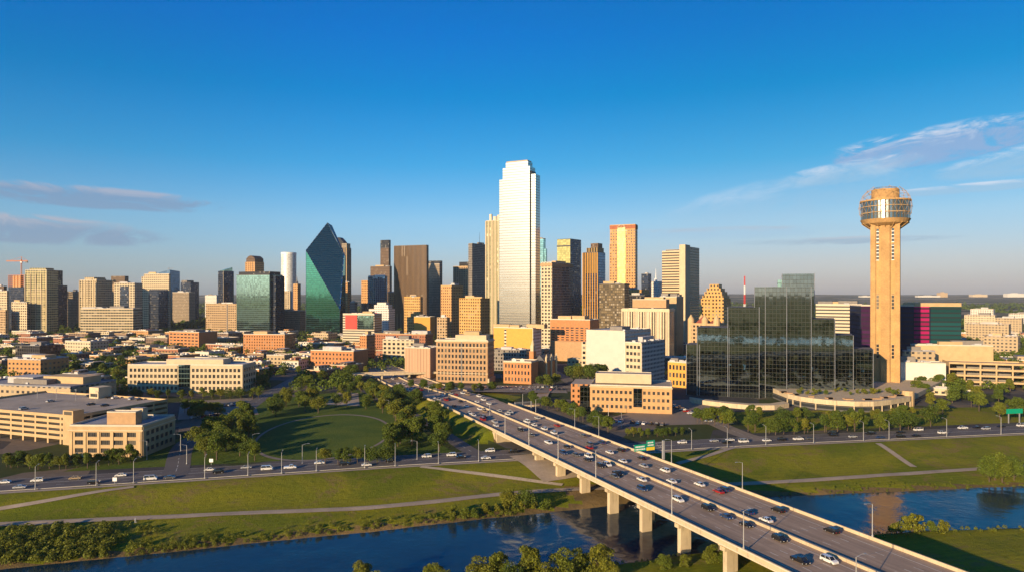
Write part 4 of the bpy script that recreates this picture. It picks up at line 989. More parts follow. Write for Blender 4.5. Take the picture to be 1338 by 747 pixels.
# --- observation tower
Yr = 582; rx, ry = tx(1156.7) * Yr, Yr
ob = empty('observation_tower', (rx, ry, 0), math.atan2(-rx, ry) * 1.0); tag(ob, 'tall tan concrete observation tower topped by a glazed round deck', 'tower'); OCC.append((rx, ry, 16))
zr = lambda py: zat(py, Yr)
hw = 11.2; ch = 3.6
mb = MB()
def shaft(w, d): return [(-w + ch, -d), (w - ch, -d), (w, -d + ch), (w, d - ch), (w - ch, d), (-w + ch, d), (-w, d - ch), (-w, -d + ch)]
mb.prism(shaft(hw, 10), -1, zr(292)); mb.build('shaft', 'tower_tan', ob)
mb = MB(); mb.box(-3.4, 3.4, -12.4, -10, -1, zr(293)); mb.build('centre_rib', 'tower_tan', ob)
for sx in (-1, 1):
    mb = MB(); mb.box(sx * 8.9 - 1.8, sx * 8.9 + 1.8, -11.6, -7, -1, zr(293)); mb.build('side_rib', 'tower_tan', ob)
    for pa, pb, mt in ((318, 300, 'window_glass'), (341, 320, 'window_glass'), (404, 384, 'window_glass'), (467, 448, 'window_glass')):
        mb = MB(); x = sx * 5.6; mb.box(x - .9, x + .9, -10.25, -10, zr(pa), zr(pb), bottom=True)
        o = mb.build('slot_window', mt, ob); mb = MB(); n_ = int((zr(pb) - zr(pa)) / 3)
        for k in range(n_ + 1): z = zr(pa) + k * 3; mb.box(x - 1.0, x + 1.0, -10.45, -10, z, z + .6, bottom=True)
        mb.build('slot_sill', 'white_paint' if pa < 350 else 'stone_tan', o)
mb = MB()
for k in range(1, 40): z = k * 3.9; mb.prism(shaft(hw + .04, 10.04), z, z + .22, bottom=True)
mb.build('pour_line', 'brick_pink', ob)
mb = MB(); mb.cyl(0, 0, 13.5, zr(296), zr(293), 32, 17.2, bottom=True); mb.cyl(0, 0, 17.2, zr(293), zr(287.5), 32, 19.2); mb.build('lower_ring', 'tower_tan', ob, loc=(0, 0, 0))
mb = MB(); mb.cyl(0, 0, 18.6, zr(287.5), zr(263.5), 40); mb.build('glazed_deck', 'obs_glass' if 'obs_glass' in M else 'f_obs', ob) if 0 else None
facade('f_obs', (.10, .08, .05), (.46, .45, .38), 2.92, 30, .62, 1.0, gm=1.0, gr=.22, wob=.05, blind=0.0)
dk = mb.build('glazed_deck', 'f_obs', ob)
for z_ in (zr(279.5), zr(271.5)): mb = MB(); mb.cyl(0, 0, 18.75, z_, z_ + .5, 40, bottom=True); mb.build('floor_edge', 'stone_tan', dk)
mb = MB(); mb.cyl(0, 0, 19.4, zr(264.4), zr(262.6), 40, bottom=True); mb.build('deck_roof', 'tower_tan', ob)
mb = MB(); mb.cyl(0, 0, 10.6, zr(262.6), zr(248.5), 32); mb.build('crown_drum', 'tower_tan', ob)
bm = bmesh.new(); bmesh.ops.create_icosphere(bm, subdivisions=3, radius=20.2); mb = MB(); zc = zr(271.5)
for e in bm.edges:
    p, q = e.verts[0].co, e.verts[1].co
    if min(p.z, q.z) > -16.5 and max(p.z, q.z) < 17.2: mb.tube(p + Vector((0, 0, zc)), q + Vector((0, 0, zc)), .10, 4)
for v_ in bm.verts:
    if -16.5 < v_.co.z < 17.2: mb.cyl(v_.co.x, v_.co.y, .3, v_.co.z + zc - .3, v_.co.z + zc + .3, 6, bottom=True)
bm.free(); mb.build('geodesic_lattice', 'tower_tan', ob)
mb = MB()
for k in range(16):
    a0 = 2 * math.pi * k / 16; mb.tube((11 * math.cos(a0), 11 * math.sin(a0), zr(300)), (18 * math.cos(a0), 18 * math.sin(a0), zr(292)), .35, 5)
mb.build('strut', 'tower_tan', ob)
mb = MB()
for k in range(24):
    a0, a1 = 2 * math.pi * k / 24, 2 * math.pi * (k + 1) / 24; p, q = (8.5 * math.cos(a0), 8.5 * math.sin(a0)), (8.5 * math.cos(a1), 8.5 * math.sin(a1))
    mb.tube((*p, zr(248.5)), (*p, zr(245.8)), .15, 4); mb.tube((*p, zr(246)), (*q, zr(246)), .2, 4); mb.tube((*p, zr(247.3)), (*q, zr(247.3)), .12, 4)
mb.build('roof_railing', 'dark_metal', ob)

# --- behind and right of the hotel
b = Bld('hotel_slab', 'cream slab with ribbon windows behind the dark glass hotel', 'office building', 1066, 1126, 1129, 398, 800, 'f_bandcream', th=36, pent=3)
b = Bld('color_panel_building', 'long dark building with magenta and teal glass panels, left part painted navy for shadow', 'building', 1125, 1256, 1256.3, 400, 650, 'f_navyshade', th=12, depth=40, pent=0, roof='roof_tan')  # navy base colour stands in for the shadow of hotel and observation tower
for f0, f1, m_ in ((.0, .1, 'f_purpleband'), (.535, .685, 'f_magenta'), (.70, .995, 'f_tealband')):
    mb = MB(); mb.box(b.X(f0), b.X(f1), -b.b / 2 - .5, -b.b / 2, -1, b.h - .2); mb.build('glass_panel', m_, b.root)
b.sub('roof_screen', .54, 1.0, -.01, .8, 400.5, 395.5, 'stone_tan')
b = Bld('exhibition_hall', 'plain tan hall below the teal panel building', 'hall', 1195, 1298, 1299, 452, 618, 'stone_tan', depth=11, pent=2, th=12)
b = Bld('exhibition_wing', 'low tan wing with few dark windows left of the plain hall', 'hall', 1182, 1222, 1222.5, 459, 608, 'low_tan', th=12, depth=6)
def garage(name, label, xl, xc, xr, yt, Y, nlev, nbay, th=None, asp=.7, depth=None, wall='stone_tan', right=True):
    b = Bld(name, label, 'parking garage', xl, xc, xr, yt, Y, wall, th=th, asp=asp, depth=depth, make=False)
    lev = b.h / nlev; hx, hy = b.a / 2, b.b / 2
    for k in range(1, nlev + 1):
        mb = MB(); mb.box(-hx + .4, hx - .4, -hy + .4, hy - .4, k * lev - .35, k * lev - .02 if k < nlev else b.h, bottom=True); mb.build('parking_deck', 'roof_grey' if k < nlev else 'roof_tan', b.root)
    mb = MB(); mb.box(-hx + 9, hx - 9, -hy + 14, -hy + 14.4, -.5, b.h - .5); mb.build('ramp_wall', 'concrete_dark', b.root)
    for face in 'fr' if right else 'f':
        L = b.a if face == 'f' else b.b; nb = nbay if face == 'f' else max(2, int(nbay * b.b / b.a))
        mb = MB()
        def add(u0, u1, z0, z1, d0=0, d1=.4):
            if face == 'f': mb.box(u0 - hx, u1 - hx, -hy + d0, -hy + d1, z0, z1, bottom=True)
            else: mb.box(hx - d1, hx - d0, u0 - hy + (.41 if u0 == 0 else 0), u1 - hy, z0, z1, bottom=True)
        for k in range(1, nlev + 1): add(0, L, k * lev - .5, k * lev + 1.15)
        for k in range(nlev):
            for i in range(nb + 1):
                u = L * i / nb; add(max(0, u - .6), min(L, u + .6), (-.5 if k == 0 else k * lev + 1.15), (k + 1) * lev - .5)
        mb.build('facade', wall, b.root)
    mb = MB(); mb.box(-hx, hx, hy - .4, hy, -.5, b.h + 1.1); mb.box(-hx, -hx + .4, -hy + .4, hy - .4, -.5, b.h + 1.1)
    if not right: mb.box(hx - .4, hx, -hy + .4, hy - .4, -.5, b.h + 1.1)
    mb.build('rear_wall', wall, b.root)
    mb = MB()
    for i in range(int(b.a / 3)):
        for yy in (-hy + 6, 0, hy - 7): mb.box(-hx + i * 3 + 1, -hx + i * 3 + 1.12, yy, yy + 5, b.h, b.h + .006)
    mb.build('bay_marking', 'lane_paint', b.root)
    return b
b = garage('parking_garage', 'long tan parking garage with three open levels at the right edge', 1240, 1345, 1420, 477, 575, 4, 5, th=20, depth=24)
Bld('white_hall', 'low white hall with rounded roofline behind the observation tower', 'hall', 1160, 1236, 1239, 475, 580, 'stone_white', th=18, depth=18, roof='roof_pale', pent=1)
Bld('podium_annex', 'thin white canopy roof at the foot of the observation tower', 'canopy', 1168, 1243, 1246, 508, 545, 'low_cream', th=30, depth=10, roof='roof_pale', pent=0)
Bld('yellow_pavilion', 'small yellow pavilion among trees right of the tower foot', 'pavilion', 1248, 1272, 1276, 512, 545, 'ochre', th=32, depth=8, pent=0)
for i, (xl, xc, xr, yt, Y, mt, lb) in enumerate(((1262, 1318, 1330, 424, 1150, 'low_tan', 'long tan terrace block with arcade right of the teal panels'), (1260, 1300, 1310, 412, 1350, 'low_cream', 'upper cream terrace block on the slope right of the teal panels'), (1300, 1335, 1345, 416, 1300, 'low_tan', 'tan hall cut by the right edge above the arcade block'), (1268, 1298, 1305, 404, 1600, 'low_white', 'pale block highest among the terraces right of the teal panels'), (1318, 1345, 1352, 410, 1600, 'low_white', 'white shed at the right edge among the far terraces'), (1285, 1330, 1345, 440, 900, 'low_tan', 'low tan hall below the arcade block, in trees'))):
    Bld('terrace_hall', lb, 'hall', xl, xc, xr, yt, Y, mt, th=42, depth=30, roof='roof_tan', pent=1)
for i, (px, py, w, h, Y, c_, lb) in enumerate(((1231, 391, 30, 26, 9000, 'stone_tan', 'pinkish tower block far off on the wooded horizon'), (1278, 389, 60, 14, 9000, 'stone_cream', 'long cream block far off right of the pinkish horizon block'), (1212, 390, 90, 10, 9000, 'stone_white', 'pale sliver of a block far off left of the pinkish horizon block'), (1325, 390, 70, 20, 8800, 'stone_white', 'white block far off on the horizon at right edge'), (1130, 389, 40, 10, 9000, 'stone_white', 'tiny pale block on the horizon left of the observation tower'))):
    q = empty('distant_block', (tx(px) * Y, Y, 0)); tag(q, lb, 'building'); zg = ground_z(tx(px) * Y, Y); mb = MB(); mb.box(-w * 1.6, w * 1.6, -40, 40, zg - 5, zg + h * 2.2); mb.build('wall', c_, q); mb = MB(); mb.box(-w * .5, w * .5, -20, 20, zg + h * 2.2, zg + h * 2.6); mb.build('plant_room', c_, q)

# ------------------------------------------------------------------ nearer buildings with modelled windows
OB = 'office building'
# tan office block by the river road
b = Bld('office_building', 'three-storey tan office block with big grouped windows beside the river road', OB, 91, 186, 228, 557, 340, 'stone_tan', asp=.9, pent=0, roof='roof_grey')
H_ = b.h
b.grid('f', 5, 3, 2, b.a - 2, 1.2, H_ - 2.0, .70, .58, 'stone_tan', .45, mull=(5, 1)); b.grid('r', 6, 3, 2, b.b - 2, 1.2, H_ - 2.0, .70, .58, 'stone_tan', .45, mull=(5, 1))
b.fins('pilaster', 5, 'f', -.5, H_ - 2.6, 1.3, .75, 'stone_tan', .03, .97); b.bands('cornice', [H_ - 2.1], .55, .62, 'stone_cream')
b.sub('penthouse', .42, .82, .18, .36, 557, 541, 'brick_pink', 'roof_grey', rim=.5); b.sub('stair_house', .55, .72, .6, .75, 557, 541, 'stone_cream', 'roof_grey')
for k in range(7): mb = MB(); x, y = b.X(random.uniform(.1, .9)), b.Yl(random.uniform(.4, .95)); mb.box(x - 1, x + 1, y - .8, y + .8, H_, H_ + 1.3); mb.build('rooftop_unit', 'ac_unit', b.root)
# parking garage beside it
g = garage('parking_garage', 'wide tan parking garage with four open levels at the left edge', -75, 96, 100, 545, 366, 5, 11, th=20, depth=62, right=True)
gx = lambda px: 0
mb = MB(); mb.box(g.a / 2 - 7.5, g.a / 2 + .1, -g.b / 2 - .35, -g.b / 2 + 6, -.5, g.h + 3.6); mb.build('stair_tower', 'stone_tan', g.root)
mb = MB(); mb.box(g.a / 2 - 6.6, g.a / 2 - .8, -g.b / 2 - .42, -g.b / 2 - .35, g.h + 1.2, g.h + 3.0, bottom=True); mb.build('stair_window', 'window_glass', g.root)
mb = MB(); mb.box(-2, 6, g.b / 2 - 9, g.b / 2 + .2, -.5, g.h + 7); o = mb.build('stair_tower', 'stone_cream', g.root)
mb = MB(); mb.box(-1, 5, g.b / 2 - 9.06, g.b / 2 - 9, g.h + 1, g.h + 3, bottom=True); mb.build('stair_window', 'window_glass', g.root)
for k in range(4): mb = MB(); x = -g.a * .3 + k * 17; mb.tube((x, 10, g.h), (x, 10, g.h + 7), .12); mb.box(x - .9, x + .9, 9.8, 10.2, g.h + 7, g.h + 7.2, bottom=True); mb.build('deck_lamp', 'pole_metal', g.root)
# long beige office
b = Bld('office_building', 'long beige four-storey office with green glass centre and rooftop box', OB, 167, 317, 333, 477, 563, 'stone_cream', asp=.28, pent=0, roof='roof_pale', depth=26)
H_ = b.h; gc0, gc1 = .445, .545
b.grid('f', 12, 4, 1.2, b.a * gc0 - .6, 1, H_ - 1.6, .62, .56, 'stone_cream', .3, mull=(2, 1))
# second half of the front is its own wall part
_a, _X = b.a, b.X
def half_grid(b, f0, f1, nu, nz, z0, z1, fw, fh, wall):
    L = b.a * (f1 - f0); sub_ = Bld.__new__(Bld); sub_.a, sub_.b, sub_.h = L, b.b, b.h; sub_.root = b.root
    n0 = set(b.root.children); sub_.grid('f', nu, nz, 1.0, L - 1.2, z0, z1, fw, fh, wall, .3, mull=(2, 1))
    for o in set(b.root.children) - n0: o.location.x += (f0 + f1) / 2 * b.a - b.a / 2
half_grid(b, gc1, 1.0, 12, 4, 1, H_ - 1.6, .62, .56, 'stone_cream')
for o in b.root.children:
    if o.name.startswith('facade') and len(o.data.vertices) and max(v.co.x for v in o.data.vertices) - min(v.co.x for v in o.data.vertices) > b.a * .95:
        bm = bmesh.new(); bm.from_mesh(o.data); cut = b.X(gc0)
        bmesh.ops.delete(bm, geom=[f for f in bm.faces if f.calc_center_median().x > cut + .05], context='FACES'); bm.to_mesh(o.data); bm.free()
mb = MB(); mb.box(b.X(gc0) + .02, b.X(gc1) - .02, -b.b / 2 - .55, -b.b / 2 - .02, -1, H_ + .6); mb.build('glass_centre', 'f_teal', b.root)
b.grid('r', 5, 4, 1, b.b - 1, 1, H_ - 1.6, .62, .56, 'stone_cream', .3, mull=(2, 1))
b.sub('penthouse', .30, .80, .25, .8, 477, 470.5, 'stone_cream', 'roof_pale', rim=.4)
# orange office right of the bridge
b = Bld('office_building', 'orange brick office with glazed entry and flat roof right of the highway', OB, 771, 878, 878.2, 506, 462, 'brick_tan', th=12, depth=34, pent=0, roof='roof_tan')
H_ = b.h
b.grid('f', 17, 3, 1, b.a - 1, 1.4, H_ - 1.6, .56, .46, 'brick_tan', .3, mull=(2, 1), skip=lambda i, j: i in (9, 10))
mb = MB(); mb.box(b.X(9.1 / 17), b.X(10.9 / 17), -b.b / 2 - .5, -b.b / 2 - .3, 4, H_ - 1, bottom=True); mb.build('entry_glazing', 'f_hyatt', b.root)
b.bands('cornice', [H_ - .9], .5, .5, 'stone_cream')
b.sub('penthouse', .05, .75, .35, .75, 505, 492.5, 'stone_cream', 'roof_tan', rim=.4)
mb = MB(); mb.box(b.X(-.25), b.X(-.0) - .02, b.Yl(.12), b.Yl(.95), -1, H_ + .3, 0, 1); mb.build('wing_wall', ['f_orangebrick', 'roof_tan'], b.root)
mb = MB(); mb.box(b.X(-.13), b.X(-.01), b.Yl(.04), b.Yl(.12) - .02, -1, H_ - .5); mb.build('glass_bay', 'f_hyatt', b.root)
# old courts building
b = Bld('court_building', 'large pinkish brick court building with pale base and attic', 'court building', 570, 637, 645, 445, 620, 'brick_pink', asp=.45, pent=0, roof='roof_tan')
H_ = b.h
b.grid('f', 14, 7, 1, b.a - 1, 1, H_ - 1.5, .56, .6, 'brick_pink', .35, mull=(1, 1), skip=lambda i, j: i == 7 and 0)
b.grid('r', 5, 7, 1, b.b - 1, 1, H_ - 1.5, .4, .5, 'brick_pink', .35, mull=(1, 1))
b.bands('cornice', [H_ - 1.2], 1.3, 1.0, 'stone_cream'); b.bands('string_course', [H_ * .22, H_ * .84], .5, .55, 'stone_cream')
mb = MB(); mb.box(-.6, .6, -b.b / 2 - .5, -b.b / 2 - .35, -1, H_ - 1.3); mb.build('notch', 'concrete_dark', b.root)
b.sub('penthouse', .35, .95, .2, .8, 445, 438, 'stone_cream', 'roof_tan'); b.sub('penthouse', .5, .8, .3, .7, 438, 433.5, 'stone_tan')
mb = MB(); mb.box(b.a / 2 - .2, b.a / 2 + 1.6, -b.b / 2 - .2, b.b / 2, -1, 4.5); mb.build('porch', 'stone_cream', b.root)
b = Bld('court_annex', 'smaller blank pink block with vertical stripes left of the court building', 'court building', 529, 562, 572, 455, 655, 'f_pinkstripe', asp=.55, pent=1)
# orange brick school and gothic church
b = Bld('brick_school', 'small orange brick building with white roof dormers beside the church', 'school', 658, 694, 703, 473, 615, 'brick_orange', asp=.8, pent=0, roof='roof_tan')
b.grid('f', 8, 3, .8, b.a - .8, 1, b.h - .8, .5, .55, 'brick_orange', .3, mull=(1, 2)); b.bands('cornice', [b.h - .6], .7, .5, 'stone_cream')
for f in (.3, .6): mb = MB(); mb.box(b.X(f), b.X(f + .16), -b.b / 2, -b.b / 2 + 2, b.h, b.h + 2.2); mb.quad([(b.X(f), -b.b / 2 - .1, b.h + 2.2), (b.X(f + .16), -b.b / 2 - .1, b.h + 2.2), (b.X(f + .08), -b.b / 2 - .1, b.h + 3.6)]); mb.build('dormer', 'stone_white', b.root)
b = Bld('church', 'orange brick church with slim tower and pale pinnacles', 'church', 698, 712, 728, 472, 640, 'brick_orange', asp=1.8, pent=0, parapet=0, roof='roof_dark')
mb = MB(); z_ = b.h
for q in ([(-b.a / 2, -b.b / 2, z_), (b.a / 2, -b.b / 2, z_), (0, -b.b / 2, z_ + 6)], [(b.a / 2, b.b / 2, z_), (-b.a / 2, b.b / 2, z_), (0, b.b / 2, z_ + 6)], [(b.a / 2, -b.b / 2, z_), (b.a / 2, b.b / 2, z_), (0, b.b / 2, z_ + 6), (0, -b.b / 2, z_ + 6)], [(-b.a / 2, b.b / 2, z_), (-b.a / 2, -b.b / 2, z_), (0, -b.b / 2, z_ + 6), (0, b.b / 2, z_ + 6)]): mb.quad(q)
mb.build('roof', 'roof_dark', b.root)
mb = MB(); mb.box(-b.a / 2 - 2.4, -b.a / 2 + 2.4, -b.b / 2 - 4.8, -b.b / 2 - .02, -1, zat(460, 630)); mb.build('tower', 'brick_orange', b.root)
mb = MB(); mb.box(-b.a / 2 - 1.7, -b.a / 2 + 1.7, -b.b / 2 - 4.1, -b.b / 2 - .7, zat(460, 630), zat(452, 630)); mb.cyl(-b.a / 2, -b.b / 2 - 2.4, 1.8, zat(452, 630), zat(443, 630), 8, .1); mb.build('spire', 'stone_cream', b.root)
for f in (.1, .5, .9): mb = MB(); mb.box(b.a / 2 - .6, b.a / 2 + .9, b.Yl(f) - .8, b.Yl(f) + .8, -1, b.h + 4); mb.cyl(b.a / 2 + .15, b.Yl(f), 1.1, b.h + 4, b.h + 7, 4, .05); mb.build('pinnacle', 'stone_cream', b.root)
# ochre, red and white blocks
b = Bld('ochre_block', 'ochre block with two dark window slots, below the mirrored skyscraper', OB, 645, 696, 707, 429, 800, 'ochre', asp=.4, pent=3)
for f in (.28, .30): mb = MB(); mb.box(b.X(f), b.X(f + .055), -b.b / 2 - .1, -b.b / 2 + .3, 3, b.h - 1.5, bottom=True); mb.build('window_slot', 'f_bandcream', b.root) if f == .28 else None
mb = MB(); mb.box(b.a / 2, b.a / 2 + .5, -b.b / 2, b.b / 2, -1, b.h); mb.build('side_facade', 'f_white', b.root)
Bld('parking_block', 'purple grey low block in shade below the ochre block', OB, 640, 688, 696, 458, 715, 'f_grey', asp=.5, pent=1)
b = Bld('red_brick_block', 'red brick block with window grid on a pale pink lower storey', OB, 719, 771, 783, 418, 820, 'brick_orange', asp=.6, pent=2, roof='roof_tan')
b.grid('f', 8, 6, 1, b.a - 1, b.z(446), b.z(427), .6, .5, 'brick_orange', .3, mull=(2, 1)); mb = MB(); mb.box(b.X(.05), b.X(1.0), -b.b / 2 - 6, -b.b / 2 - .36, -1, b.z(446)); mb.build('lower_storey', 'brick_pink', b.root)
b = Bld('white_office', 'big blank white block with grey windowed side', OB, 766, 816, 850, 433, 655, 'f_whiteblank', asp=1.1, pent=1, roof='roof_pale')
mb = MB(); mb.box(b.a / 2, b.a / 2 + .5, -b.b / 2, b.b / 2, -1, b.h - .3); mb.build('side_facade', 'f_white', b.root)
mb = MB(); mb.box(-b.a / 2 - 7, -b.a / 2 - .02, -b.b / 2 + 3, b.b / 2, -1, b.z(449), 0, 1); mb.build('stair_wing', ['f_cream', 'roof_pale'], b.root)
b = Bld('white_annex', 'lower cream annex with long pale blue side before the blank white block', OB, 817, 838, 868, 448, 612, 'stone_cream', asp=1.6, pent=1, roof='roof_pale')
b.grid('f', 4, 6, .6, b.a - .6, 1, b.h - .8, .7, .5, 'stone_cream', .3, mull=(2, 1)); mb = MB(); mb.box(b.a / 2, b.a / 2 + .4, -b.b / 2 + .2, b.b / 2, -1, b.h - .3); mb.build('side_facade', 'f_white', b.root)
b = Bld('arcade_building', 'small yellow arcaded building between the white annex and dark hotel', OB, 873, 897, 901, 474, 590, 'stone_cream', th=38, pent=1)
b.grid('f', 5, 3, .5, b.a - .5, .5, b.h - .8, .6, .6, 'ochre', .4, mull=(1, 1))
# brick warehouse and terraces in the middle distance
b = Bld('brick_warehouse', 'bright orange brick warehouse with five window rows beyond the park', 'warehouse', 406, 462, 481, 459, 735, 'brick_orange', asp=.6, pent=1, roof='roof_tan')
b.grid('f', 12, 3, 1, b.a - 1, 4, b.h - 1, .42, .48, 'brick_orange', .3, mull=(1, 1))
b = Bld('brick_office', 'orange brick block with rows of wide windows at the left middle distance', OB, 221, 260, 284, 434, 1000, 'brick_orange', asp=.8, pent=1, roof='roof_pale', th=24)
b.grid('f', 8, 5, 1, b.a - 1, 1, b.h - 1, .7, .45, 'brick_orange', .3, mull=(1, 1))
Bld('brick_block', 'long low orange block with white end left of the park trees', OB, 318, 372, 386, 437, 905, 'f_orangebrick', asp=.5, pent=1, roof='roof_tan')
b = Bld('cream_office', 'cream gridded office behind the blank pink court annex', OB, 500, 541, 548, 444, 800, 'f_cream', asp=.5, pent=2, roof='roof_pale')
Bld('red_terrace', 'long low pink block with red roof behind the cream gridded office', OB, 489, 556, 566, 437, 900, 'f_redbrick', asp=.3, pent=2, roof='roof_red')
Bld('brick_tower', 'narrow orange brick block with slate side above the brick warehouse', OB, 470, 479, 490, 438, 850, 'f_orangebrick', asp=1.2, pent=1)
Bld('warehouse', 'large low grey-roofed warehouse just behind the parking garage', 'warehouse', -40, 92, 152, 506, 480, 'low_tan', asp=.45, roof='roof_grey', pent=3)
Bld('warehouse', 'orange fronted warehouse with dark shaded side at far left', 'warehouse', 10, 53, 90, 470, 640, 'low_orange', asp=.8, roof='roof_pale', pent=2)
Bld('glass_office', 'low dark glass office with cream stair strip at left', OB, 20, 52, 79, 452, 770, 'f_dark', asp=.8, roof='roof_grey', pent=1)
Bld('shed', 'low cream shed in front of the dark windowed blue block', 'shed', 85, 118, 142, 446, 900, 'low_cream', asp=.6, roof='roof_pale', pent=1)

# ------------------------------------------------------------------ low-rise quarters
LOW = ['low_tan'] * 4 + ['low_brick'] * 3 + ['low_orange'] * 3 + ['low_cream'] * 2 + ['low_brown'] * 2 + ['low_grey', 'low_white']
LOWN = dict(low_tan='tan', low_white='white', low_brick='red brick', low_grey='grey', low_orange='orange', low_cream='cream', low_brown='brown')
ROOFS = ['roof_grey', 'roof_grey', 'roof_tan', 'roof_pale', 'roof_dark', 'roof_tan', 'roof_red']
def clear(x, y, r, k_=1.0):
    for ox, oy, orr in OCC:
        if (x - ox) ** 2 + (y - oy) ** 2 < (r + orr * k_) ** 2: return False
    s, t = bst(x, y)
    if -12 < t < BW + 18 and s < 480: return False
    if k_ < 1: return min((Vector((x, y)) - Vector(p)).length for p in SIDE_S) > 8
    if min((Vector((x, y)) - Vector(p)).length for p in SIDE_S) < r * .75 + 7: return False
    if min((Vector((x, y)) - Vector(p)).length for p in AVE_S) < r * .7 + 7: return False
    return True
SIDE_S = resample(SIDE, 10) + resample(FRONT, 10) + resample(HOTEL_ST, 10)
AVE_S = resample([(-420, 690), (-260, 720), (-130, 745), (60, 790), (300, 850)], 15) + resample([(60, 590), (45, 700), (20, 860), (0, 1000)], 15)
rows = {}
def low_building(x, y, w, d, h, rz, row):
    m_ = random.choice(LOW); rf = random.choice(ROOFS)
    q = empty('low_building', (x, y, 0), -rz); tag(q, 'low', 'building', 'low buildings ' + row); q['tone'] = LOWN[m_]
    mb = MB(); mb.box(-w / 2, w / 2, -d / 2, d / 2, -1, h, 0, 1); mb.build('wall', [m_, rf], q)
    mb = MB(); e = .35
    for (x0, x1, y0, y1) in ((-w / 2 - .04, w / 2 + .04, -d / 2 - .04, -d / 2 + e), (-w / 2 - .04, w / 2 + .04, d / 2 - e, d / 2 + .04), (-w / 2 - .04, -w / 2 + e, -d / 2 + e, d / 2 - e), (w / 2 - e, w / 2 + .04, -d / 2 + e, d / 2 - e)): mb.box(x0, x1, y0, y1, h - .03, h + .9)
    mb.build('parapet', random.choice(['stone_cream', 'concrete_pale', 'stone_tan', 'stone_white']), q)
    if random.random() < .5 and w > 16:
        a_ = random.uniform(.25, .5) * w; mb = MB(); x0 = random.uniform(-.3, .0) * w; mb.box(x0, x0 + a_, -d * .3, d * .25, h, h + random.uniform(2, 4), 0, 1); mb.build('upper_block', [random.choice(LOW), rf], q)
    for k in range(random.randint(3, 8)):
        xx, yy = random.uniform(-.4, .4) * w, random.uniform(-.4, .4) * d; s_ = random.uniform(.8, 1.8); mb = MB(); mb.box(xx - s_, xx + s_, yy - s_ * .7, yy + s_ * .7, h, h + random.uniform(.9, 1.8)); mb.build('rooftop_unit', random.choice(['ac_unit', 'white_paint', 'roof_tan']), q)
    OCC.append((x, y, .5 * math.hypot(w, d) * .9)); rows.setdefault(row, []).append(q)
def quarter(x0, x1, y0, y1, st, row, keep=.8, hmin=5, hmax=10, rz=20, pxmin=-60, pxmax=1400):
    n = 0
    c, s_ = math.cos(R(rz)), math.sin(R(rz))
    for j in range(int((y1 - y0) / st) + 8):
        for i in range(-4, int((x1 - x0) / st) + 8):
            u, v = i * st + random.uniform(-.2, .2) * st, j * st + random.uniform(-.2, .2) * st
            x, y = x0 + u * c + v * s_ * .3, y0 + v - u * s_ * .35
            if not (x0 <= x <= x1 and y0 <= y <= y1) or random.random() > keep: continue
            if not pxmin < CX + F * x / y < pxmax: continue
            w, d = random.uniform(.45, .9) * st, random.uniform(.4, .75) * st
            if not clear(x, y, .42 * math.hypot(w, d)): continue
            low_building(x, y, w, d, random.uniform(hmin, hmax), R(rz + random.choice([0, 0, 0, 6, -8])), row); n += 1
quarter(-480, -215, 520, 640, 36, 'just behind the parking garage', .75, 5, 9)
quarter(-560, -150, 640, 760, 36, 'behind the long beige office', .85, 5, 10)
quarter(-640, -130, 760, 900, 38, 'midway between beige office and towers', .85, 5, 11)
quarter(-760, -130, 900, 1060, 42, 'short of the left skyline towers', .85, 6, 12)
quarter(-900, -160, 1060, 1300, 50, 'at the feet of the left skyline towers', .85, 6, 14)
quarter(-150, 60, 800, 1050, 36, 'below the red billboard block', .85, 7, 14)
quarter(60, 330, 640, 1000, 40, 'between white blocks and dark hotel', .8, 7, 14, pxmin=700, pxmax=912)
quarter(420, 1100, 760, 1500, 70, 'on the wooded slope at right', .55, 5, 10, rz=35)
for row, objs in rows.items():
    rank(objs, lambda w, o, row=row: f"{o['tone']} low building, {w} from left {row}")

# ------------------------------------------------------------------ trees
def leaf_mesh(name, lobes, nq, size, rr, mat):
    v, f = [], []
    tot = sum(l[3] ** 2 for l in lobes)
    for (lx, ly, lz, lr) in lobes:
        for _ in range(int(nq * lr ** 2 / tot)):
            d = Vector((rr.gauss(0, 1), rr.gauss(0, 1), rr.gauss(0, 1))).normalized()
            if d.z < -.4 and rr.random() < .6: d.z = -d.z
            k = lr * (rr.uniform(.55, 1.0) ** .6) * rr.uniform(.92, 1.12)
            p = Vector((lx + d.x * k, ly + d.y * k, lz + d.z * k * .85))
            nrm = (d + .8 * Vector((rr.gauss(0, 1), rr.gauss(0, 1), rr.gauss(0, 1)))).normalized()
            a = nrm.orthogonal().normalized(); a = Matrix.Rotation(rr.uniform(0, 6.28), 3, nrm) @ a; b_ = nrm.cross(a)
            s1, s2 = size * rr.uniform(.6, 1.3), size * rr.uniform(.35, .8); i = len(v)
            v += [p - a * s1, p - b_ * s2 + nrm * s1 * .15, p + a * s1, p + b_ * s2 + nrm * s1 * .15]; f.append((i, i + 1, i + 2, i + 3))
    me = bpy.data.meshes.new(name); me.from_pydata([tuple(q) for q in v], [], f); me.materials.append(M[mat]); me.update(); return me
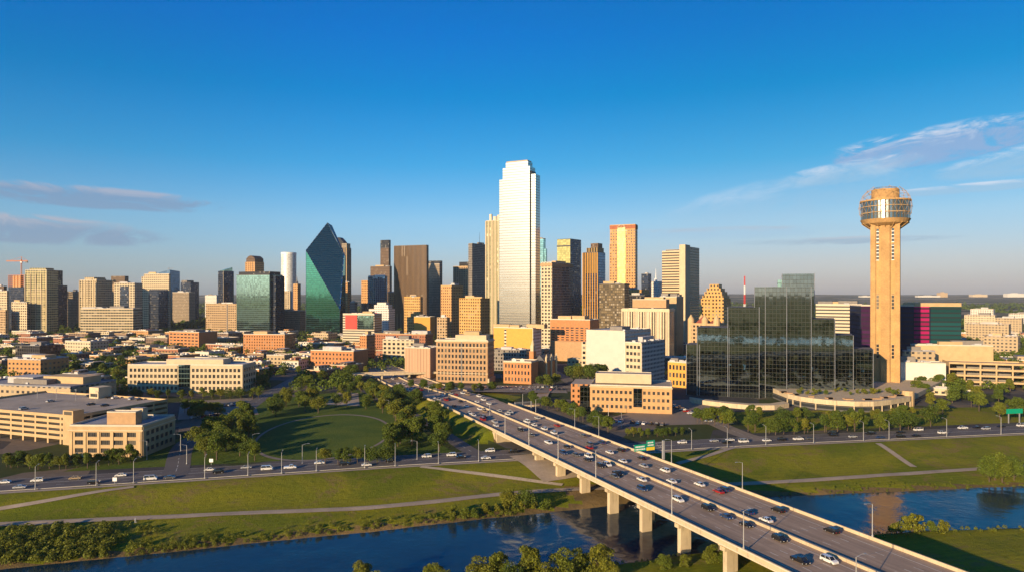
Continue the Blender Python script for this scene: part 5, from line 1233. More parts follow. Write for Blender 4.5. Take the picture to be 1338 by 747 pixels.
def tree_proto(seed, H, Wd, mat, nq, size, nl=16, low=.22, trunk_h=None):
    """unit for one tree: a trunk with limbs and a crown of leaf clumps"""
    rr = random.Random(seed); lobes = []
    for i in range(nl):
        a = rr.uniform(0, 6.28); u = rr.random(); zz = H * (low + (1 - low) * (.15 + .7 * u)); prof = math.sin(math.pi * min(1, max(0.12, (zz / H - low) / (1 - low) * .86 + .14))) ** .7
        r_ = Wd / 2 * prof * rr.uniform(.15, .75); lobes.append((r_ * math.cos(a), r_ * math.sin(a), zz, Wd * rr.uniform(.10, .26)))
    crown = leaf_mesh('crown', lobes, nq, size, rr, mat)
    mb = MB(); tr = H * .022 + .06; top = H * (low + .25)
    mb.tube((0, 0, -.6), (rr.uniform(-.1, .1), rr.uniform(-.1, .1), top), tr, 7, 0, tr * .6)
    for l in lobes[:7]: mb.tube((0, 0, H * (low + .02)), (l[0] * .9, l[1] * .9, l[2]), tr * .55, 5, 0, tr * .2)
    q = empty('tree', (0, 0, 0)); q['category'] = 'tree'
    mb.build('trunk', 'bark', q); link(bpy.data.objects.new('crown', crown), q)
    return q
PROTO = [tree_proto(i, 10, w_, m_, 2600, .34, 13 + 2 * i, .12 + .03 * i) for i, (w_, m_) in enumerate(((9, 'leaf_green'), (10.5, 'leaf_dark'), (7, 'leaf_olive'), (9.5, 'leaf_green'), (11.5, 'leaf_dark'), (7.5, 'leaf_green'), (6, 'leaf_dark'), (10, 'leaf_olive')))]
TALL = [tree_proto(20 + i, 13, w_, m_, 4200, .34, 26, .12) for i, (w_, m_) in enumerate(((9.5, 'leaf_olive'), (8, 'leaf_olive'), (11, 'leaf_green')))]
BUSH = [tree_proto(40 + i, 4, w_, m_, 700, .30, 9, .05) for i, (w_, m_) in enumerate(((5, 'leaf_olive'), (5.5, 'leaf_green'), (4.5, 'leaf_olive')))]
KIND = {0: 'bright green', 1: 'dark green', 2: 'olive', 3: 'mid green', 4: 'broad dark', 5: 'rounded green'}
NTREE = 0
def plant(x, y, h, protos, name='tree', grp=None, z=None):
    global NTREE
    k = random.randrange(len(protos)); p = protos[k]; c = copy_tree(p); c.name = name
    base = 10 if protos is PROTO else 13 if protos is TALL else 4
    s = h / base; c.location = (x, y, ground_z(x, y) if z is None else z); c.scale = (s * random.uniform(.85, 1.2), s * random.uniform(.85, 1.2), s); c.rotation_euler = (0, 0, random.uniform(0, 6.28))
    c['category'] = 'bush' if protos is BUSH else 'tree'; c['group'] = grp; NTREE += 1
    return c
def inpoly(x, y, P):
    r = False
    for i in range(len(P)):
        (x0, y0), (x1, y1) = P[i], P[i - 1]
        if (y0 > y) != (y1 > y) and x < (x1 - x0) * (y - y0) / (y1 - y0) + x0: r = not r
    return r
def road_free(x, y, m=8):
    s, t = bst(x, y)
    if -2 < t < BW + 2: return False
    if lerp_tab(SOUTH, x) - 1 < y < lerp_tab(SOUTH, x) + 27: return False
    return min((Vector((x, y)) - p).length for p in SIDE_S) > m
def cluster(where, n, h0, h1, grp, P=PROTO, line=False, jit=3.0, name='tree', oval_=True, md=4.2, rf=7.5, bl=True):
    pts = [gz(*p) for p in where]; out = []; tries = 0; kind = 'bush' if P is BUSH else 'tree'
    if line:
        rs = resample(pts, 1.0)
        for i in range(n):
            p = rs[int((len(rs) - 1) * (i + .5) / n)]; out.append((p.x + random.uniform(-jit, jit), p.y + random.uniform(-jit, jit)))
    else:
        xs, ys = [p[0] for p in pts], [p[1] for p in pts]
        while len(out) < n and tries < 4000:
            tries += 1; x, y = random.uniform(min(xs), max(xs)), random.uniform(min(ys), max(ys))
            if not inpoly(x, y, pts) or not road_free(x, y, rf): continue
            if oval_ and ((x - OC.x) / 41) ** 2 + ((y - OC.y) / 68) ** 2 < 1: continue
            if any((x - a) ** 2 + (y - c) ** 2 < md ** 2 for a, c in out): continue
            if bl and any((x - ox) ** 2 + (y - oy) ** 2 < (orr * .8 + 3) ** 2 for ox, oy, orr in OCC): continue
            out.append((x, y))
    ts = [plant(x, y, random.uniform(h0, h1), P, name, kind + 's ' + grp) for x, y in out]
    rank(ts, lambda w, o: f"{'leafy bush' if kind == 'bush' else 'leafy tree'}, {w} from left of those {grp}")
    return ts
cluster([(2, 611), (90, 612), (180, 604)], 18, 5.5, 8.5, 'in front of the tan office block and garage', line=True, jit=2)
cluster([(240, 604), (352, 602), (352, 580), (318, 545), (262, 562)], 28, 9, 13, 'between side street and oval lawn')
cluster([(233, 556), (282, 548), (290, 534), (234, 540)], 9, 8, 11, 'right of the tan office block')
cluster([(340, 545), (372, 522), (470, 507), (505, 520), (500, 534)], 22, 9, 13, 'behind the oval lawn')
cluster([(494, 603), (582, 600), (590, 570), (545, 525), (480, 505), (500, 555)], 40, 10, 14, 'between oval lawn and highway ramp', rf=6)
cluster([(425, 606), (470, 606), (515, 603)], 8, 7, 9, 'along the river road below the oval lawn', line=True, jit=1.5)
cluster([(160, 521), (250, 521), (338, 521)], 15, 7, 9, 'in front of the long beige office', line=True, jit=3)
cluster([(62, 499), (165, 505), (165, 481), (70, 474)], 14, 10, 14, 'left of the long beige office', bl=False)
cluster([(335, 512), (488, 500), (480, 482), (335, 492)], 20, 8, 12, 'behind the park, short of the brick warehouse', bl=False)
cluster([(690, 524), (745, 543), (797, 566)], 18, 7, 10, 'on the verge right of the highway', line=True, jit=2.5)
cluster([(818, 569), (855, 571), (892, 568)], 9, 4.5, 6, 'in the hedge line by the green road sign', line=True, jit=1)
cluster([(535, 506), (590, 512), (648, 510)], 13, 6, 9, 'in front of the pinkish court building', line=True, jit=4)
cluster([(748, 498), (768, 500), (790, 497)], 6, 15, 18, 'before the big blank white block', line=True, jit=2)
cluster([(700, 506), (715, 507), (728, 503)], 4, 9, 12, 'beside the church', line=True, jit=3)
cluster([(905, 552), (1000, 566), (1110, 563), (1205, 560)], 26, 8.5, 12, 'in the front row below the dark hotel', line=True, jit=3)
cluster([(935, 545), (1040, 549), (1120, 549), (1200, 545)], 15, 7, 9, 'in the back row below the dark hotel', line=True, jit=3)
cluster([(1195, 562), (1345, 550), (1345, 492), (1260, 484), (1185, 498), (1200, 530)], 36, 10, 14, 'on the wooded ground right of the tower', bl=False)
cluster([(1283, 627), (1305, 628), (1332, 630)], 4, 10, 13, 'on the right river bank', P=TALL, line=True, jit=3)
cluster([(600, 672), (650, 668), (720, 664)], 13, 3, 5, 'on the bank left of the bridge', P=BUSH, line=True, jit=3, name='bush')
cluster([(668, 664), (690, 662)], 2, 7, 9, 'standing tallest on the bank left of the bridge', line=True, jit=2)
cluster([(1168, 697), (1195, 694), (1228, 694)], 6, 3.5, 6.5, 'on the grassy near bank at right', P=BUSH, line=True, jit=1.5, name='bush')
# near bank, at the bottom of the picture: tops given by height
near = [(472, 201, 8.6), (490, 198, 7), (566, 201, 8.2), (584, 198, 7), (628, 199, 10.5), (650, 201, 11.8), (668, 197, 9), (693, 203, 12.6), (716, 199, 9), (737, 203, 11.2), (758, 206, 10.5), (784, 206, 12.4), (800, 204, 7.5), (868, 214, 5.5), (895, 216, 5), (930, 218, 7), (950, 216, 6)]
ts = []
for px, Y, h in near: x = tx(px) * Y; ts.append(plant(x, Y, h + .5, TALL, 'tree', 'trees on the near bank below the bridge', -6.2))
rank(ts, lambda w, o: f"sunlit leafy tree, {w} from the left among those on the near bank at bottom")
# scattered through the low quarters
for grp, x0, x1, y0, y1, n in (('among the low roofs behind the garage', -470, -180, 520, 720, 6), ('among the low roofs of the left middle distance', -640, -120, 720, 960, 6), ('scattered between downtown blocks at centre', -110, 160, 640, 900, 10)):
    ts = []; tries = 0
    while len(ts) < n and tries < 3000:
        tries += 1; x, y = random.uniform(x0, x1), random.uniform(y0, y1)
        if -30 < CX + F * x / y < 1340 and clear(x, y, 2.5): ts.append(plant(x, y, random.uniform(7, 11), PROTO, 'tree', 'trees ' + grp))
    rank(ts, lambda w, o: f"leafy tree, {w} from left of those {grp}")
ts = []
for k in range(18):
    q = gp(1040 + k * 8 + random.uniform(-3, 3), 513 + random.uniform(-3, 3), 7.6); ts.append(plant(q.x, q.y, random.uniform(2.5, 5), BUSH, 'bush', 'bushes on the hotel terrace', 7.6))
rank(ts, lambda w, o: f"leafy bush, {w} from left of those on the curved hotel terrace")
# masses of trees beyond counting
def mass(name, label, pts, mat, nq, size, hs):
    v, f = [], []; rr = random.Random(5)
    for x, y, h in pts:
        z = ground_z(x, y); w_ = h * rr.uniform(.45, .7)
        for _ in range(nq):
            d = Vector((rr.gauss(0, 1), rr.gauss(0, 1), abs(rr.gauss(0, 1)))).normalized(); p = Vector((x + d.x * w_ * rr.uniform(.7, 1.1), y + d.y * w_, z + h * (.25 + .72 * d.z * rr.uniform(.85, 1.1))))
            nn = (d + .6 * Vector((rr.gauss(0, 1), rr.gauss(0, 1), rr.gauss(0, 1)))).normalized(); a = nn.orthogonal().normalized(); b_ = nn.cross(a); s1 = size * h * rr.uniform(.6, 1.3); i = len(v)
            v += [tuple(p - a * s1), tuple(p - b_ * s1 * .7), tuple(p + a * s1), tuple(p + b_ * s1 * .7)]; f.append((i, i + 1, i + 2, i + 3))
    me = bpy.data.meshes.new(name); me.from_pydata(v, [], f); me.materials.append(M[mat]); me.update()
    return tag(link(bpy.data.objects.new(name, me)), label, 'trees', kind='stuff')
pts = []
for _ in range(1500):
    Y = random.uniform(560, 1500); x = random.uniform(-.78, -.12) * Y
    if clear(x, Y, 2, .72): pts.append((x, Y, random.uniform(6, 11)))
for _ in range(700):
    Y = random.uniform(560, 1500); x = random.uniform(.50, .80) * Y
    if clear(x, Y, 2, .72): pts.append((x, Y, random.uniform(6, 11)))
for _ in range(160):
    Y = random.uniform(780, 1300); x = random.uniform(-.15, .45) * Y
    if clear(x, Y, 2, .72): pts.append((x, Y, random.uniform(6, 11)))
mass('city_trees', 'dark green street trees massed among the low roofs', pts, 'leaf_green', 110, .11, 1)
pts = []
for _ in range(5200):
    Y = 1500 * (5200 / 1500) ** random.random(); x = random.uniform(-.82, .82) * Y
    if noise.noise(Vector((x * .002, Y * .002, 9))) > -.12: pts.append((x, Y, random.uniform(7, 13) * (1 + Y / 6000)))
mass('distant_woods', 'dark distant woods spreading to the horizon', pts, 'leaf_dark', 26, .3, 1)
pts = []
for _ in range(420):
    px = random.uniform(-30, 300) if random.random() < .45 else random.uniform(-30, 150); k = ss(300, 90, px); x, y = gz(px, random.uniform(746 - 52 * k - 14, 743) - max(0, px) * .085)
    if lerp_tab(NSHORE, x) + 1 < y < lerp_tab(TRAIL, x) - 6: pts.append((x, y, random.uniform(.8, 1.4) + random.uniform(.3, 2.2) * k))
for _ in range(240):
    x = random.uniform(-120, 6); n_ = lerp_tab(NSHORE, x); pts.append((x, n_ + abs(random.gauss(0, 4)) + 1.5, random.uniform(.6, 1.8)))
for _ in range(220):
    x = random.uniform(95, 330); n_ = lerp_tab(NSHORE, x); pts.append((x, n_ + abs(random.gauss(0, 3)) + 1, random.uniform(.5, 1.3)))
for _ in range(260):
    x = random.uniform(-70, 330); n_ = lerp_tab(SSHORE, x); pts.append((x, n_ - abs(random.gauss(0, 4)) - 1, random.uniform(.6, 1.6)))
mass('riverbank_scrub', 'olive green scrub growing along the river banks', pts, 'leaf_olive', 130, .10, 1)
# reflections need a far bank behind the viewer too
pts = [(random.uniform(-900, 900), random.uniform(-900, -60), random.uniform(7, 12)) for _ in range(600)]
pts = [p for p in pts if not -345 < p[1] < -105]
mass('southern_woods', 'woods on the southern side of the river', pts, 'leaf_green', 60, .14, 1)
for p in PROTO + TALL + BUSH: kill(p)

# ------------------------------------------------------------------ vehicles
def car_mesh(kind):
    """profile swept across the width with a narrowed cabin; returns body, glass, and wheel places"""
    Lc, Wc = dict(sedan=(4.7, 1.82), suv=(4.8, 1.95), pickup=(5.6, 2.0), van=(5.3, 2.0))[kind]
    hb, ht_c = dict(sedan=(.95, 1.45), suv=(1.12, 1.78), pickup=(1.12, 1.85), van=(1.25, 2.1))[kind]
    c0, c1, c2, c3 = dict(sedan=(-.33, -.20, .14, .30), suv=(-.48, -.42, .12, .28), pickup=(-.06, -.02, .20, .30), van=(-.49, -.46, .26, .42))[kind]
    body, glass = MB(), MB(); w = Wc / 2; h0 = .32
    prof = [(-.5, h0), (-.5, hb * .86), (-.47, hb), (.36, hb), (.47, hb * .82), (.5, hb * .6), (.5, h0)]
    P = [(x * Lc, z) for x, z in prof]
    for i in range(len(P) - 1):
        (x0, z0), (x1, z1) = P[i], P[i + 1]; body.quad([(x0, -w, z0), (x0, w, z0), (x1, w, z1), (x1, -w, z1)])
    body.quad([(x, -w, z) for x, z in P][::-1]); body.quad([(x, w, z) for x, z in P]); body.quad([(-.5 * Lc, -w, h0), (.5 * Lc, -w, h0), (.5 * Lc, w, h0), (-.5 * Lc, w, h0)])
    wt = w * .80; a = [(c0 * Lc, hb), (c1 * Lc, ht_c), (c2 * Lc, ht_c), (c3 * Lc, hb)]
    wi = w * .94
    body.quad([(a[1][0], -wt, a[1][1]), (a[2][0], -wt, a[2][1]), (a[2][0], wt, a[2][1]), (a[1][0], wt, a[1][1])])
    glass.quad([(a[3][0], -wi, hb), (a[3][0], wi, hb), (a[2][0], wt, ht_c), (a[2][0], -wt, ht_c)]); glass.quad([(a[0][0], wi, hb), (a[0][0], -wi, hb), (a[1][0], -wt, ht_c), (a[1][0], wt, ht_c)])
    for sgn in (-1, 1): glass.quad([(a[0][0], sgn * wi, hb), (a[3][0], sgn * wi, hb), (a[2][0], sgn * wt, ht_c), (a[1][0], sgn * wt, ht_c)][::-sgn])
    for sgn in (-1, 1):      # pillars
        for t_ in (0, .5, 1):
            xb, xt = a[0][0] + (a[3][0] - a[0][0]) * t_, a[1][0] + (a[2][0] - a[1][0]) * t_; body.tube((xb, sgn * wi, hb), (xt, sgn * wt, ht_c), .06, 4)
    if kind == 'pickup': body.box(-.47 * Lc, -.08 * Lc, -w * .8, w * .8, hb - .01, hb + .01)
    return body, glass, Lc, w
CARS = {}
for k in ('sedan', 'suv', 'pickup', 'van'):
    body, glass, Lc, w = car_mesh(k)
    q = empty(k if k not in ('suv',) else 'sport_utility_car', (0, 0, 0)); body.build('body', 'paint_white', q); glass.build('windows', 'car_glass', q)
    for sx in (-.31, .31):
        for sy in (-1, 1):
            mw = MB(); n = 12; P0 = [(.33 * math.cos(6.2832 * i / n), .33 * math.sin(6.2832 * i / n)) for i in range(n)]
            for i in range(n): (x0, z0), (x1, z1) = P0[i], P0[(i + 1) % n]; mw.quad([(x0, -.11, z0), (x1, -.11, z1), (x1, .11, z1), (x0, .11, z0)])
            mw.quad([(x, .11, z) for x, z in P0][::-1]); mw.quad([(x, -.11, z) for x, z in P0])
            mw.quad([(x * .6, -.115, z * .6) for x, z in P0], None, 1); mw.quad([(x * .6, .115, z * .6) for x, z in P0][::-1], None, 1)
            o = mw.build('wheel', ['rubber', 'steel_grey'], q); o.location = (sx * Lc, sy * (w - .08), .33)
    for sy in (-1, 1):
        ml = MB(); ml.box(Lc * .5 - .03, Lc * .5 + .02, sy * w * .72 - .2, sy * w * .72 + .2, .58, .74, bottom=True); ml.build('headlight', 'headlight', q)
        ml = MB(); ml.box(-Lc * .5 - .02, -Lc * .5 + .03, sy * w * .78 - .16, sy * w * .78 + .16, .68, .86, bottom=True); ml.build('taillight', 'taillight', q)
    far = MB()
    for part, m_ in ((body, 0), (glass, 1)):
        for f_, u_ in zip(part.f, part.uv): far.quad([part.v[i] for i in f_], u_, m_)
    for sx in (-.31, .31):
        for sy in (-1, 1): far.box(sx * Lc - .3, sx * Lc + .3, sy * w - .12, sy * w + .02, .02, .6, 2, 2)
    fo = far.build(q.name, ['paint_white', 'car_glass', 'rubber']); CARS[k] = (q, fo)
WORD = dict(sedan='sedan', suv='suv', pickup='pickup', van='van')
carlist = {}
def put_car(x, y, z, ang, colr, kind, row, near_=True, key=0):
    src = CARS[kind][0 if near_ else 1]; c = copy_tree(src); c.location = (x, y, z); c.rotation_euler = (0, 0, ang); c.name = src.name
    bo_ = [o for o in c.children if o.name.startswith('body')][0] if near_ else c
    bo_.material_slots[0].link = 'OBJECT'; bo_.material_slots[0].material = M['paint_' + colr]
    c['category'] = 'car' if kind in ('sedan', 'suv') else 'truck' if kind == 'pickup' else 'van'; c['group'] = 'vehicles ' + row; c['tone'] = colr + ' ' + WORD[kind]; c['k'] = key
    carlist.setdefault(row, []).append(c); return c
BR = math.atan2(BD.y, BD.x)
def snap(t, lanes): return min(lanes, key=lambda l: abs(l - t))
LN = {}
for i, l in enumerate(LANES_NEAR): LN[l] = ['outer lane', 'second lane', 'third lane', 'inner lane'][i] + ' of the near carriageway'
for i, l in enumerate(LANES_FAR): LN[l] = ['inner lane', 'second lane', 'third lane', 'outer lane'][i] + ' of the far carriageway'
used = {}
def bridge_car(px, py, colr, kind):
    s = None; Y = F * (CZ - 6.7) / (py - HY); s, t = bst(tx(px) * Y, Y)
    for _ in range(4):
        Y = F * (CZ - deck_z(s) - .7) / (py - HY); s, t = bst(tx(px) * Y, Y)
    lanes = LANES_NEAR if t < BW / 2 else LANES_FAR; l = snap(t, lanes)
    for _ in range(8):
        if all(abs(s - q) > 6.5 for q in used.get(l, [])): break
        s += 3
    used.setdefault(l, []).append(s); p = bpt(s, l + random.uniform(-.25, .25))
    put_car(p.x, p.y, deck_z(s) + (.006 if s < ABUT else -.01), BR + (math.pi if lanes is LANES_NEAR else 0), colr, kind, 'in the ' + LN[l], s < 140, -s)
W_, K_, G_, S_ = 'white', 'black', 'grey', 'silver'
for px, py, c_, k_ in ((636, 533, W_, 'suv'), (649, 536, S_, 'sedan'), (664, 540, W_, 'sedan'), (691, 550, W_, 'van'), (701, 554, W_, 'sedan'), (710, 559.5, W_, 'suv'), (725.5, 564.5, W_, 'suv'), (728, 555, 'red', 'sedan'), (760, 568.5, G_, 'sedan'), (773, 579, G_, 'suv'), (784.5, 577.5, 'blue', 'suv'), (772, 583.5, 'red', 'sedan'), (801, 589.5, W_, 'sedan'), (812, 587, K_, 'suv'), (817.5, 601, W_, 'sedan'), (837.5, 597.5, K_, 'sedan'), (837.5, 608, S_, 'sedan'), (866, 614, W_, 'suv'), (882, 627, W_, 'sedan'), (911, 632, W_, 'sedan'), (935, 641.5, 'red', 'sedan'), (949, 638, 'blue', 'suv'), (977, 668, 'blue', 'sedan'), (1012.5, 666, K_, 'suv'), (1006.5, 677, W_, 'sedan'), (1082.5, 693, K_, 'suv'),
                       (600, 540, W_, 'suv'), (617, 541.5, W_, 'sedan'), (631, 544, K_, 'suv'), (611, 529.5, W_, 'sedan'), (607, 523, K_, 'sedan'), (649, 550, S_, 'pickup'), (647, 555, W_, 'sedan'), (678, 561, K_, 'suv'), (697.5, 567, G_, 'sedan'), (718, 577, W_, 'pickup'), (742, 582.5, K_, 'sedan'), (738.5, 590.5, 'blue', 'suv'), (754, 593, G_, 'sedan'), (766, 595.5, W_, 'suv'), (769, 599.5, K_, 'sedan'), (786.5, 607.5, K_, 'suv'), (793, 606, W_, 'suv'), (809.5, 617, K_, 'pickup'), (802.5, 621, G_, 'sedan'), (838.5, 625.5, W_, 'sedan'), (843.5, 637, 'blue', 'suv'), (888, 651.5, W_, 'suv'), (923, 663, K_, 'suv'), (947, 674, 'blue', 'sedan'), (976, 684, K_, 'sedan'), (1012.5, 704, K_, 'suv'), (1049, 730, K_, 'pickup'), (1082.5, 731, W_, 'suv'), (546, 513, K_, 'suv'), (560, 519, W_, 'sedan'), (575, 521, S_, 'suv'), (590, 530, K_, 'sedan'), (622, 524, W_, 'sedan'), (584, 513, S_, 'sedan'), (530, 507, W_, 'van'), (548, 503, K_, 'sedan'), (520, 500, W_, 'sedan')):
    bridge_car(px, py, c_, k_)
rq = random.Random(3)
for k in range(46):          # the queue where the highway enters downtown
    s = rq.uniform(150, 430); l = rq.choice(LANES_NEAR + LANES_FAR)
    if any(abs(s - q) < 8 for q in used.get(l, [])): continue
    used.setdefault(l, []).append(s); p = bpt(s, l + rq.uniform(-.25, .25))
    put_car(p.x, p.y, deck_z(s) - .01, BR + (math.pi if l in LANES_NEAR else 0), rq.choice([W_, W_, K_, S_, G_, 'red', 'tan', 'blue']), rq.choice(['sedan', 'suv', 'suv', 'pickup', 'van']), 'in the ' + LN[l], False, -s)
# river road: eastbound lanes lie nearer the river
def road_car(px, py, c_, k_):
    x, y = gp(px, py, .6)[:2]; off = y - (lerp_tab(SOUTH, x) + 15); lanes = (-7.4, -2.8, 2.8, 7.4); l = snap(off, lanes); x_ = x
    rows_ = 'on the river road left of the bridge' if px < 760 else 'on the river road right of the bridge'
    key_ = ('r', l)
    for _ in range(8):
        if all(abs(x_ - q) > 7 for q in used.get(key_, [])): break
        x_ += 3
    used.setdefault(key_, []).append(x_)
    y_ = lerp_tab(SOUTH, x_) + 15 + l; sl = (lerp_tab(SOUTH, x_ + 2) - lerp_tab(SOUTH, x_ - 2)) / 4
    put_car(x_, y_, .062, math.atan(sl) + (0 if l < 0 else math.pi), c_, k_, rows_, y_ < 330, x_)
for px, py, c_, k_ in ((5, 629.5, W_, 'sedan'), (51, 626, W_, 'suv'), (99, 623.5, 'tan', 'sedan'), (157, 620.5, W_, 'sedan'), (198, 624, W_, 'van'), (184, 624, G_, 'sedan'), (273, 613.5, W_, 'sedan'), (287, 615, K_, 'suv'), (348, 612.5, W_, 'van'), (362, 610, W_, 'pickup'), (416, 605, W_, 'sedan'), (448.5, 607, K_, 'suv'), (479, 606.5, W_, 'sedan'), (556.5, 597, W_, 'suv'), (602, 597.5, K_, 'sedan'), (635, 597, W_, 'sedan'), (640, 589.5, W_, 'suv'), (670, 591, K_, 'suv'), (590, 593, W_, 'suv'), (510, 602, K_, 'sedan'), (320, 611, S_, 'sedan'), (126, 628, K_, 'suv'), (30, 634, S_, 'sedan'),
                       (1089, 568, K_, 'sedan'), (1139.5, 567, K_, 'suv'), (1151, 571, 'blue', 'sedan'), (1175, 563.5, K_, 'sedan'), (1181, 571, K_, 'suv'), (1200, 561, W_, 'van'), (1197, 568.5, K_, 'sedan'), (1229, 564, W_, 'suv'), (1253, 557, W_, 'pickup'), (1269, 557.5, K_, 'sedan'), (1329, 554, W_, 'van'), (892.5, 578.5, W_, 'suv'), (932, 574.5, S_, 'sedan'), (928, 576, W_, 'sedan'), (950, 578, K_, 'suv'), (971.5, 576, W_, 'van'), (1003.5, 575.5, W_, 'sedan'), (1017, 575, K_, 'suv'), (1041.5, 572, W_, 'pickup'), (1088, 566, K_, 'suv'), (1115, 570, S_, 'sedan'), (1060, 573, G_, 'sedan'), (1290, 560, S_, 'suv'), (1310, 557, K_, 'sedan')):
    road_car(px, py, c_, k_)
# parked cars
def parked(px0, py0, px1, py1, n, row, ang):
    a0, a1 = gp(px0, py0), gp(px1, py1)
    for i in range(n):
        if random.random() < .15: continue
        p = a0.lerp(a1, (i + .5) / n); put_car(p.x, p.y, .1, ang + random.choice([0, math.pi]), random.choice([W_, W_, K_, S_, G_, 'red', 'blue']), random.choice(['sedan', 'suv', 'suv', 'pickup']), row, False, p.x)
parked(612, 512, 738, 509, 24, 'parked in the lot before the church', R(75)); parked(612, 508, 730, 505.5, 20, 'parked in the rear rows before the church', R(75))
parked(770, 548, 870, 556, 13, 'parked in front of the orange office', R(60)); parked(880, 530, 930, 552, 9, 'parked in the lot right of the orange office', R(10))
parked(250, 546, 330, 540, 12, 'parked in the lot behind the park trees', R(70)); parked(245, 534, 325, 528, 12, 'parked in the rear lot by the long beige office', R(70))
for k in range(5): v_ = empty('x', (0, 0, 0)); bpy.data.objects.remove(v_)
for i in range(14):
    l = g.root.matrix_basis @ Vector((random.uniform(-.1, .42) * g.a, random.choice([-g.b / 2 + 8.5, 2.5, g.b / 2 - 4.5]), g.h + .008)); 
    if all((l.xy - Vector(q)).length > 5 for q in used.setdefault('deck', [])):
        used['deck'].append(tuple(l.xy)); put_car(l.x, l.y, l.z, -g.th + R(90), random.choice([W_, K_, S_, G_]), random.choice(['sedan', 'suv']), 'on the roof deck of the left garage', False, l.x)
for row, objs in carlist.items():
    side = 'from the near end' if 'carriageway' in row else 'from the left'
    rank(objs, lambda w, o: f"{o['tone']} {row}, {w} {side}", key=(lambda o: -o['k']) if 'carriageway' in row else (lambda o: o['k']))
for q, fo in CARS.values(): kill(q); bpy.data.objects.remove(fo)

# ------------------------------------------------------------------ lamps, signs, people
def lamp(x, y, z, h, ang, arm=2.6, row=''):
    q = empty('street_lamp', (x, y, z), ang); tag(q, 'lamp', 'street lamp', 'street lamps ' + row)
    mb = MB(); mb.tube((0, 0, 0), (0, 0, h), .17, 7, 0, .10); mb.cyl(0, 0, .3, 0, .5, 8); mb.build('pole', 'pole_metal', q)
    mb = MB(); mb.tube((0, 0, h - .1), (arm * .6, 0, h + .35), .07, 5); mb.tube((arm * .6, 0, h + .35), (arm, 0, h + .4), .06, 5); mb.build('arm', 'pole_metal', q)
    mb = MB(); mb.box(arm - .1, arm + .8, -.2, .2, h + .3, h + .48, bottom=True); mb.build('lamp_head', 'steel_grey', q); return q
ns = []
for s in (116, 86, 55, 22, -28, -62, -100): p = bpt(s, .23); ns.append(lamp(p.x, p.y, 7.05, 11, math.atan2(BN.y, BN.x), row='on the near bridge parapet'))
rank(ns, lambda w, o: f"grey lamp post on the near bridge parapet, {w} from the left")
ns = []
for s in (118, 92, 30, -14, -70): p = bpt(s, BW - .23); ns.append(lamp(p.x, p.y, 7.05, 10, math.atan2(-BN.y, -BN.x), row='on the far bridge parapet'))
rank(ns, lambda w, o: f"grey lamp post on the far bridge parapet, {w} from the left")
ns = []
for px in (28, 113, 165, 262, 320, 365, 411, 475, 515, 572, 625): x = tx(px) * 300; x *= lerp_tab(SOUTH, x) / 300; y = lerp_tab(SOUTH, x) + 3.6; ns.append(lamp(x, y, .1, 9.5, R(100), row='along the river road at left'))
rank(ns, lambda w, o: f"tall lamp post on the river road kerb left of the bridge, {w} from the left")
ns = []
for px in (905, 952, 1003, 1066, 1132, 1166, 1243, 1316): x = tx(px) * 380; x *= lerp_tab(SOUTH, x) / 380; y = lerp_tab(SOUTH, x) + 3.6; ns.append(lamp(x, y, .1, 10, R(100), row='along the river road at right'))
rank(ns, lambda w, o: f"tall lamp post on the river road kerb right of the bridge, {w} from the left")
ns = []
for (px, py) in ((192, 600), (236, 590), (244, 606), (640, 545), (568, 540), (560, 520), (494, 520), (508, 540), (700, 540), (795, 545), (812, 558), (683, 530), (330, 590), (395, 605), (545, 600)):
    x, y = gz(px, py); ns.append(lamp(x, y, ground_z(x, y), 9, R(random.choice([20, 200])), row='on the city side streets'))
rank(ns, lambda w, o: f"grey lamp post on the streets behind the river road, {w} from the left")
# overhead sign
sp = bpt(37.5, BW + .9); sg = empty('overhead_sign', (sp.x, sp.y, 0), math.atan2(BN.y, BN.x)); tag(sg, 'green highway sign with yellow strip on a steel arm over the far carriageway', 'road sign')
mb = MB(); mb.box(-.45, .45, -.45, .45, ground_z(sp.x, sp.y) - .5, 15.2); mb.build('post', 'pole_metal', sg)
mb = MB()
for z in (12.2, 13.2, 14.4): mb.tube((0, 0, z), (-16, 0, z), .13, 6)
for k in range(8): mb.tube((-2 * k, 0, 12.2 if k % 2 else 14.4), (-2 * k - 2, 0, 14.4 if k % 2 else 12.2), .08, 4)
mb.build('truss_arm', 'pole_metal', sg)
for x0, x1, z0, z1, m_ in ((-15.6, -9.6, 11.7, 14.6, 'sign_green'), (-9.2, -5.0, 13.1, 16.0, 'sign_green'), (-9.2, -5.0, 11.6, 13.0, 'sign_yellow')):
    mb = MB(); mb.box(x0, x1, -.45, -.25, z0, z1, bottom=True); pn = mb.build('sign_panel', m_, sg)
    if m_ == 'sign_green':
        mb = MB()
        for r_ in range(2):
            x = x0 + .5
            while x < x1 - .8: w = random.uniform(.3, .7); mb.box(x, x + w, -.48, -.452, z0 + .5 + r_ * 1.15, z0 + 1.1 + r_ * 1.15, bottom=True); x += w + .18
        mb.build('lettering', 'white_paint', pn)
gs = gp(672, 536, 3); sg = empty('sign_gantry', (gs.x + 6, gs.y + 6, 2.2), math.atan2(BN.y, BN.x)); tag(sg, 'pale steel gantry frame on two posts beside the merging ramp', 'gantry')
for x in (-6, 6): mb = MB(); mb.box(x - .25, x + .25, -.25, .25, -3, 6); mb.build('post', 'pole_metal', sg)
mb = MB(); mb.tube((-6, 0, 5.6), (6, 0, 5.6), .16); mb.tube((-6, 0, 4.9), (6, 0, 4.9), .12); mb.build('crossbar', 'pole_metal', sg)
gs = gp(1325, 552, 0); sg = empty('sign_gantry', (gs.x, gs.y, 0), R(10)); tag(sg, 'green sign board on two posts at right edge of the river road', 'road sign')
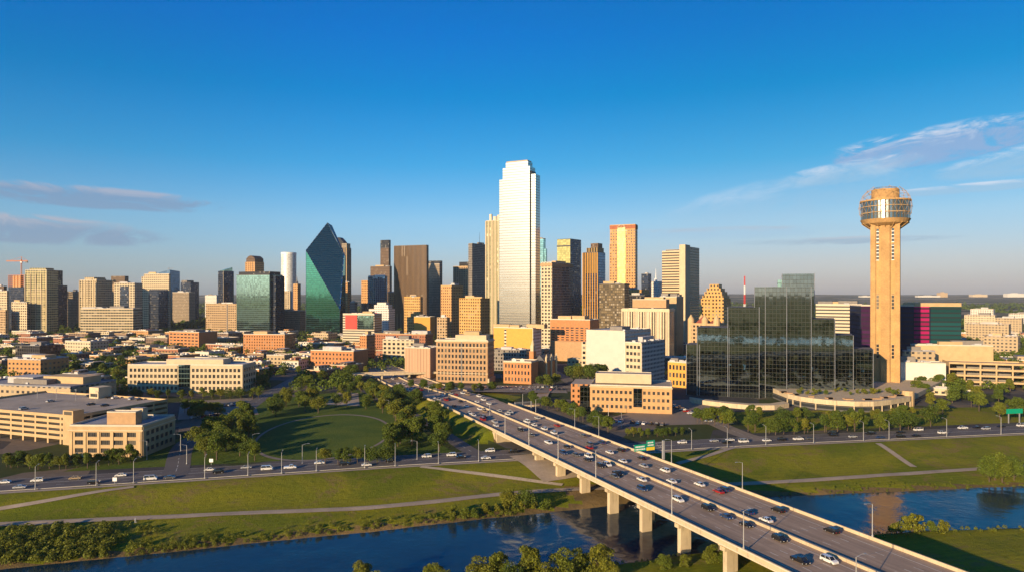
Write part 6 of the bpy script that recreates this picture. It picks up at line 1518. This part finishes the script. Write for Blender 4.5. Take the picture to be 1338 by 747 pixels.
for x in (-4, 4): mb = MB(); mb.box(x - .25, x + .25, -.25, .25, -.5, 9); mb.build('post', 'pole_metal', sg)
mb = MB(); mb.box(-6, 6, -.4, -.26, 6, 9, bottom=True); mb.build('sign_panel', 'sign_green', sg)
for px, py, lb in ((150, 633, 'small white sign board on a post beside the levee trail'), (276, 607, 'white sign board on a post by the river road park corner')):
    x, y = gz(px, py); q = empty('sign_board', (x, y, ground_z(x, y))); tag(q, lb, 'sign'); mb = MB(); mb.tube((0, 0, -.2), (0, 0, 2.4), .08); mb.build('post', 'pole_metal', q); mb = MB(); mb.box(-.9, .9, -.12, -.04, 1.4, 3.0, bottom=True); mb.build('panel', 'white_paint', q)
# a walker on the river trail
me = bpy.data.meshes.new('person'); J = [(0, 0, .95), (0, 0, 1.2), (0, 0, 1.45), (0, .02, 1.56), (0, .03, 1.68), (-.11, 0, .9), (-.12, .16, .5), (-.12, .05, .06), (-.12, .2, .03), (.11, 0, .9), (.12, -.02, .48), (.12, -.22, .08), (.12, -.1, .03), (-.2, 0, 1.42), (-.25, -.12, 1.15), (-.24, .02, .92), (.2, 0, 1.42), (.25, .1, 1.15), (.24, .26, 1.0)]
E_ = [(0, 1), (1, 2), (2, 3), (3, 4), (0, 5), (5, 6), (6, 7), (7, 8), (0, 9), (9, 10), (10, 11), (11, 12), (2, 13), (13, 14), (14, 15), (2, 16), (16, 17), (17, 18)]
me.from_pydata(J, E_, []); px_, py_ = gz(177, 683); po = link(bpy.data.objects.new('person', me)); md = po.modifiers.new('skin', 'SKIN')
rad = [.14, .14, .15, .06, .11, .1, .075, .05, .05, .1, .075, .05, .05, .07, .045, .035, .07, .045, .035]
for v_, r_ in zip(me.skin_vertices[0].data, rad): v_.radius = (r_, r_)
me.skin_vertices[0].data[0].use_root = True; me.materials.append(M['white_paint']); po.modifiers.new('sub', 'SUBSURF').levels = 1
po.location = (px_, py_, ground_z(px_, py_) + .22); po.rotation_euler = (0, 0, R(80)); tag(po, 'walker in white clothes on the river trail at left', 'person')

# ------------------------------------------------------------------ air
HAZE = 3.0e-5
m = bpy.data.materials.new('haze'); m.use_nodes = True; nt = m.node_tree; nt.nodes.remove(nt.nodes['Principled BSDF'])
pv = nt.nodes.new('ShaderNodeVolumePrincipled'); pv.inputs['Color'].default_value = (.80, .86, .95, 1); pv.inputs['Density'].default_value = HAZE; pv.inputs['Anisotropy'].default_value = .0
nt.links.new(pv.outputs[0], nt.nodes['Material Output'].inputs['Volume']); M['haze'] = m
mb = MB(); mb.box(-21000, 21000, -15000, 14500, -12, 330, bottom=True)
if HAZE: tag(mb.build('haze', 'haze'), kind='stuff')
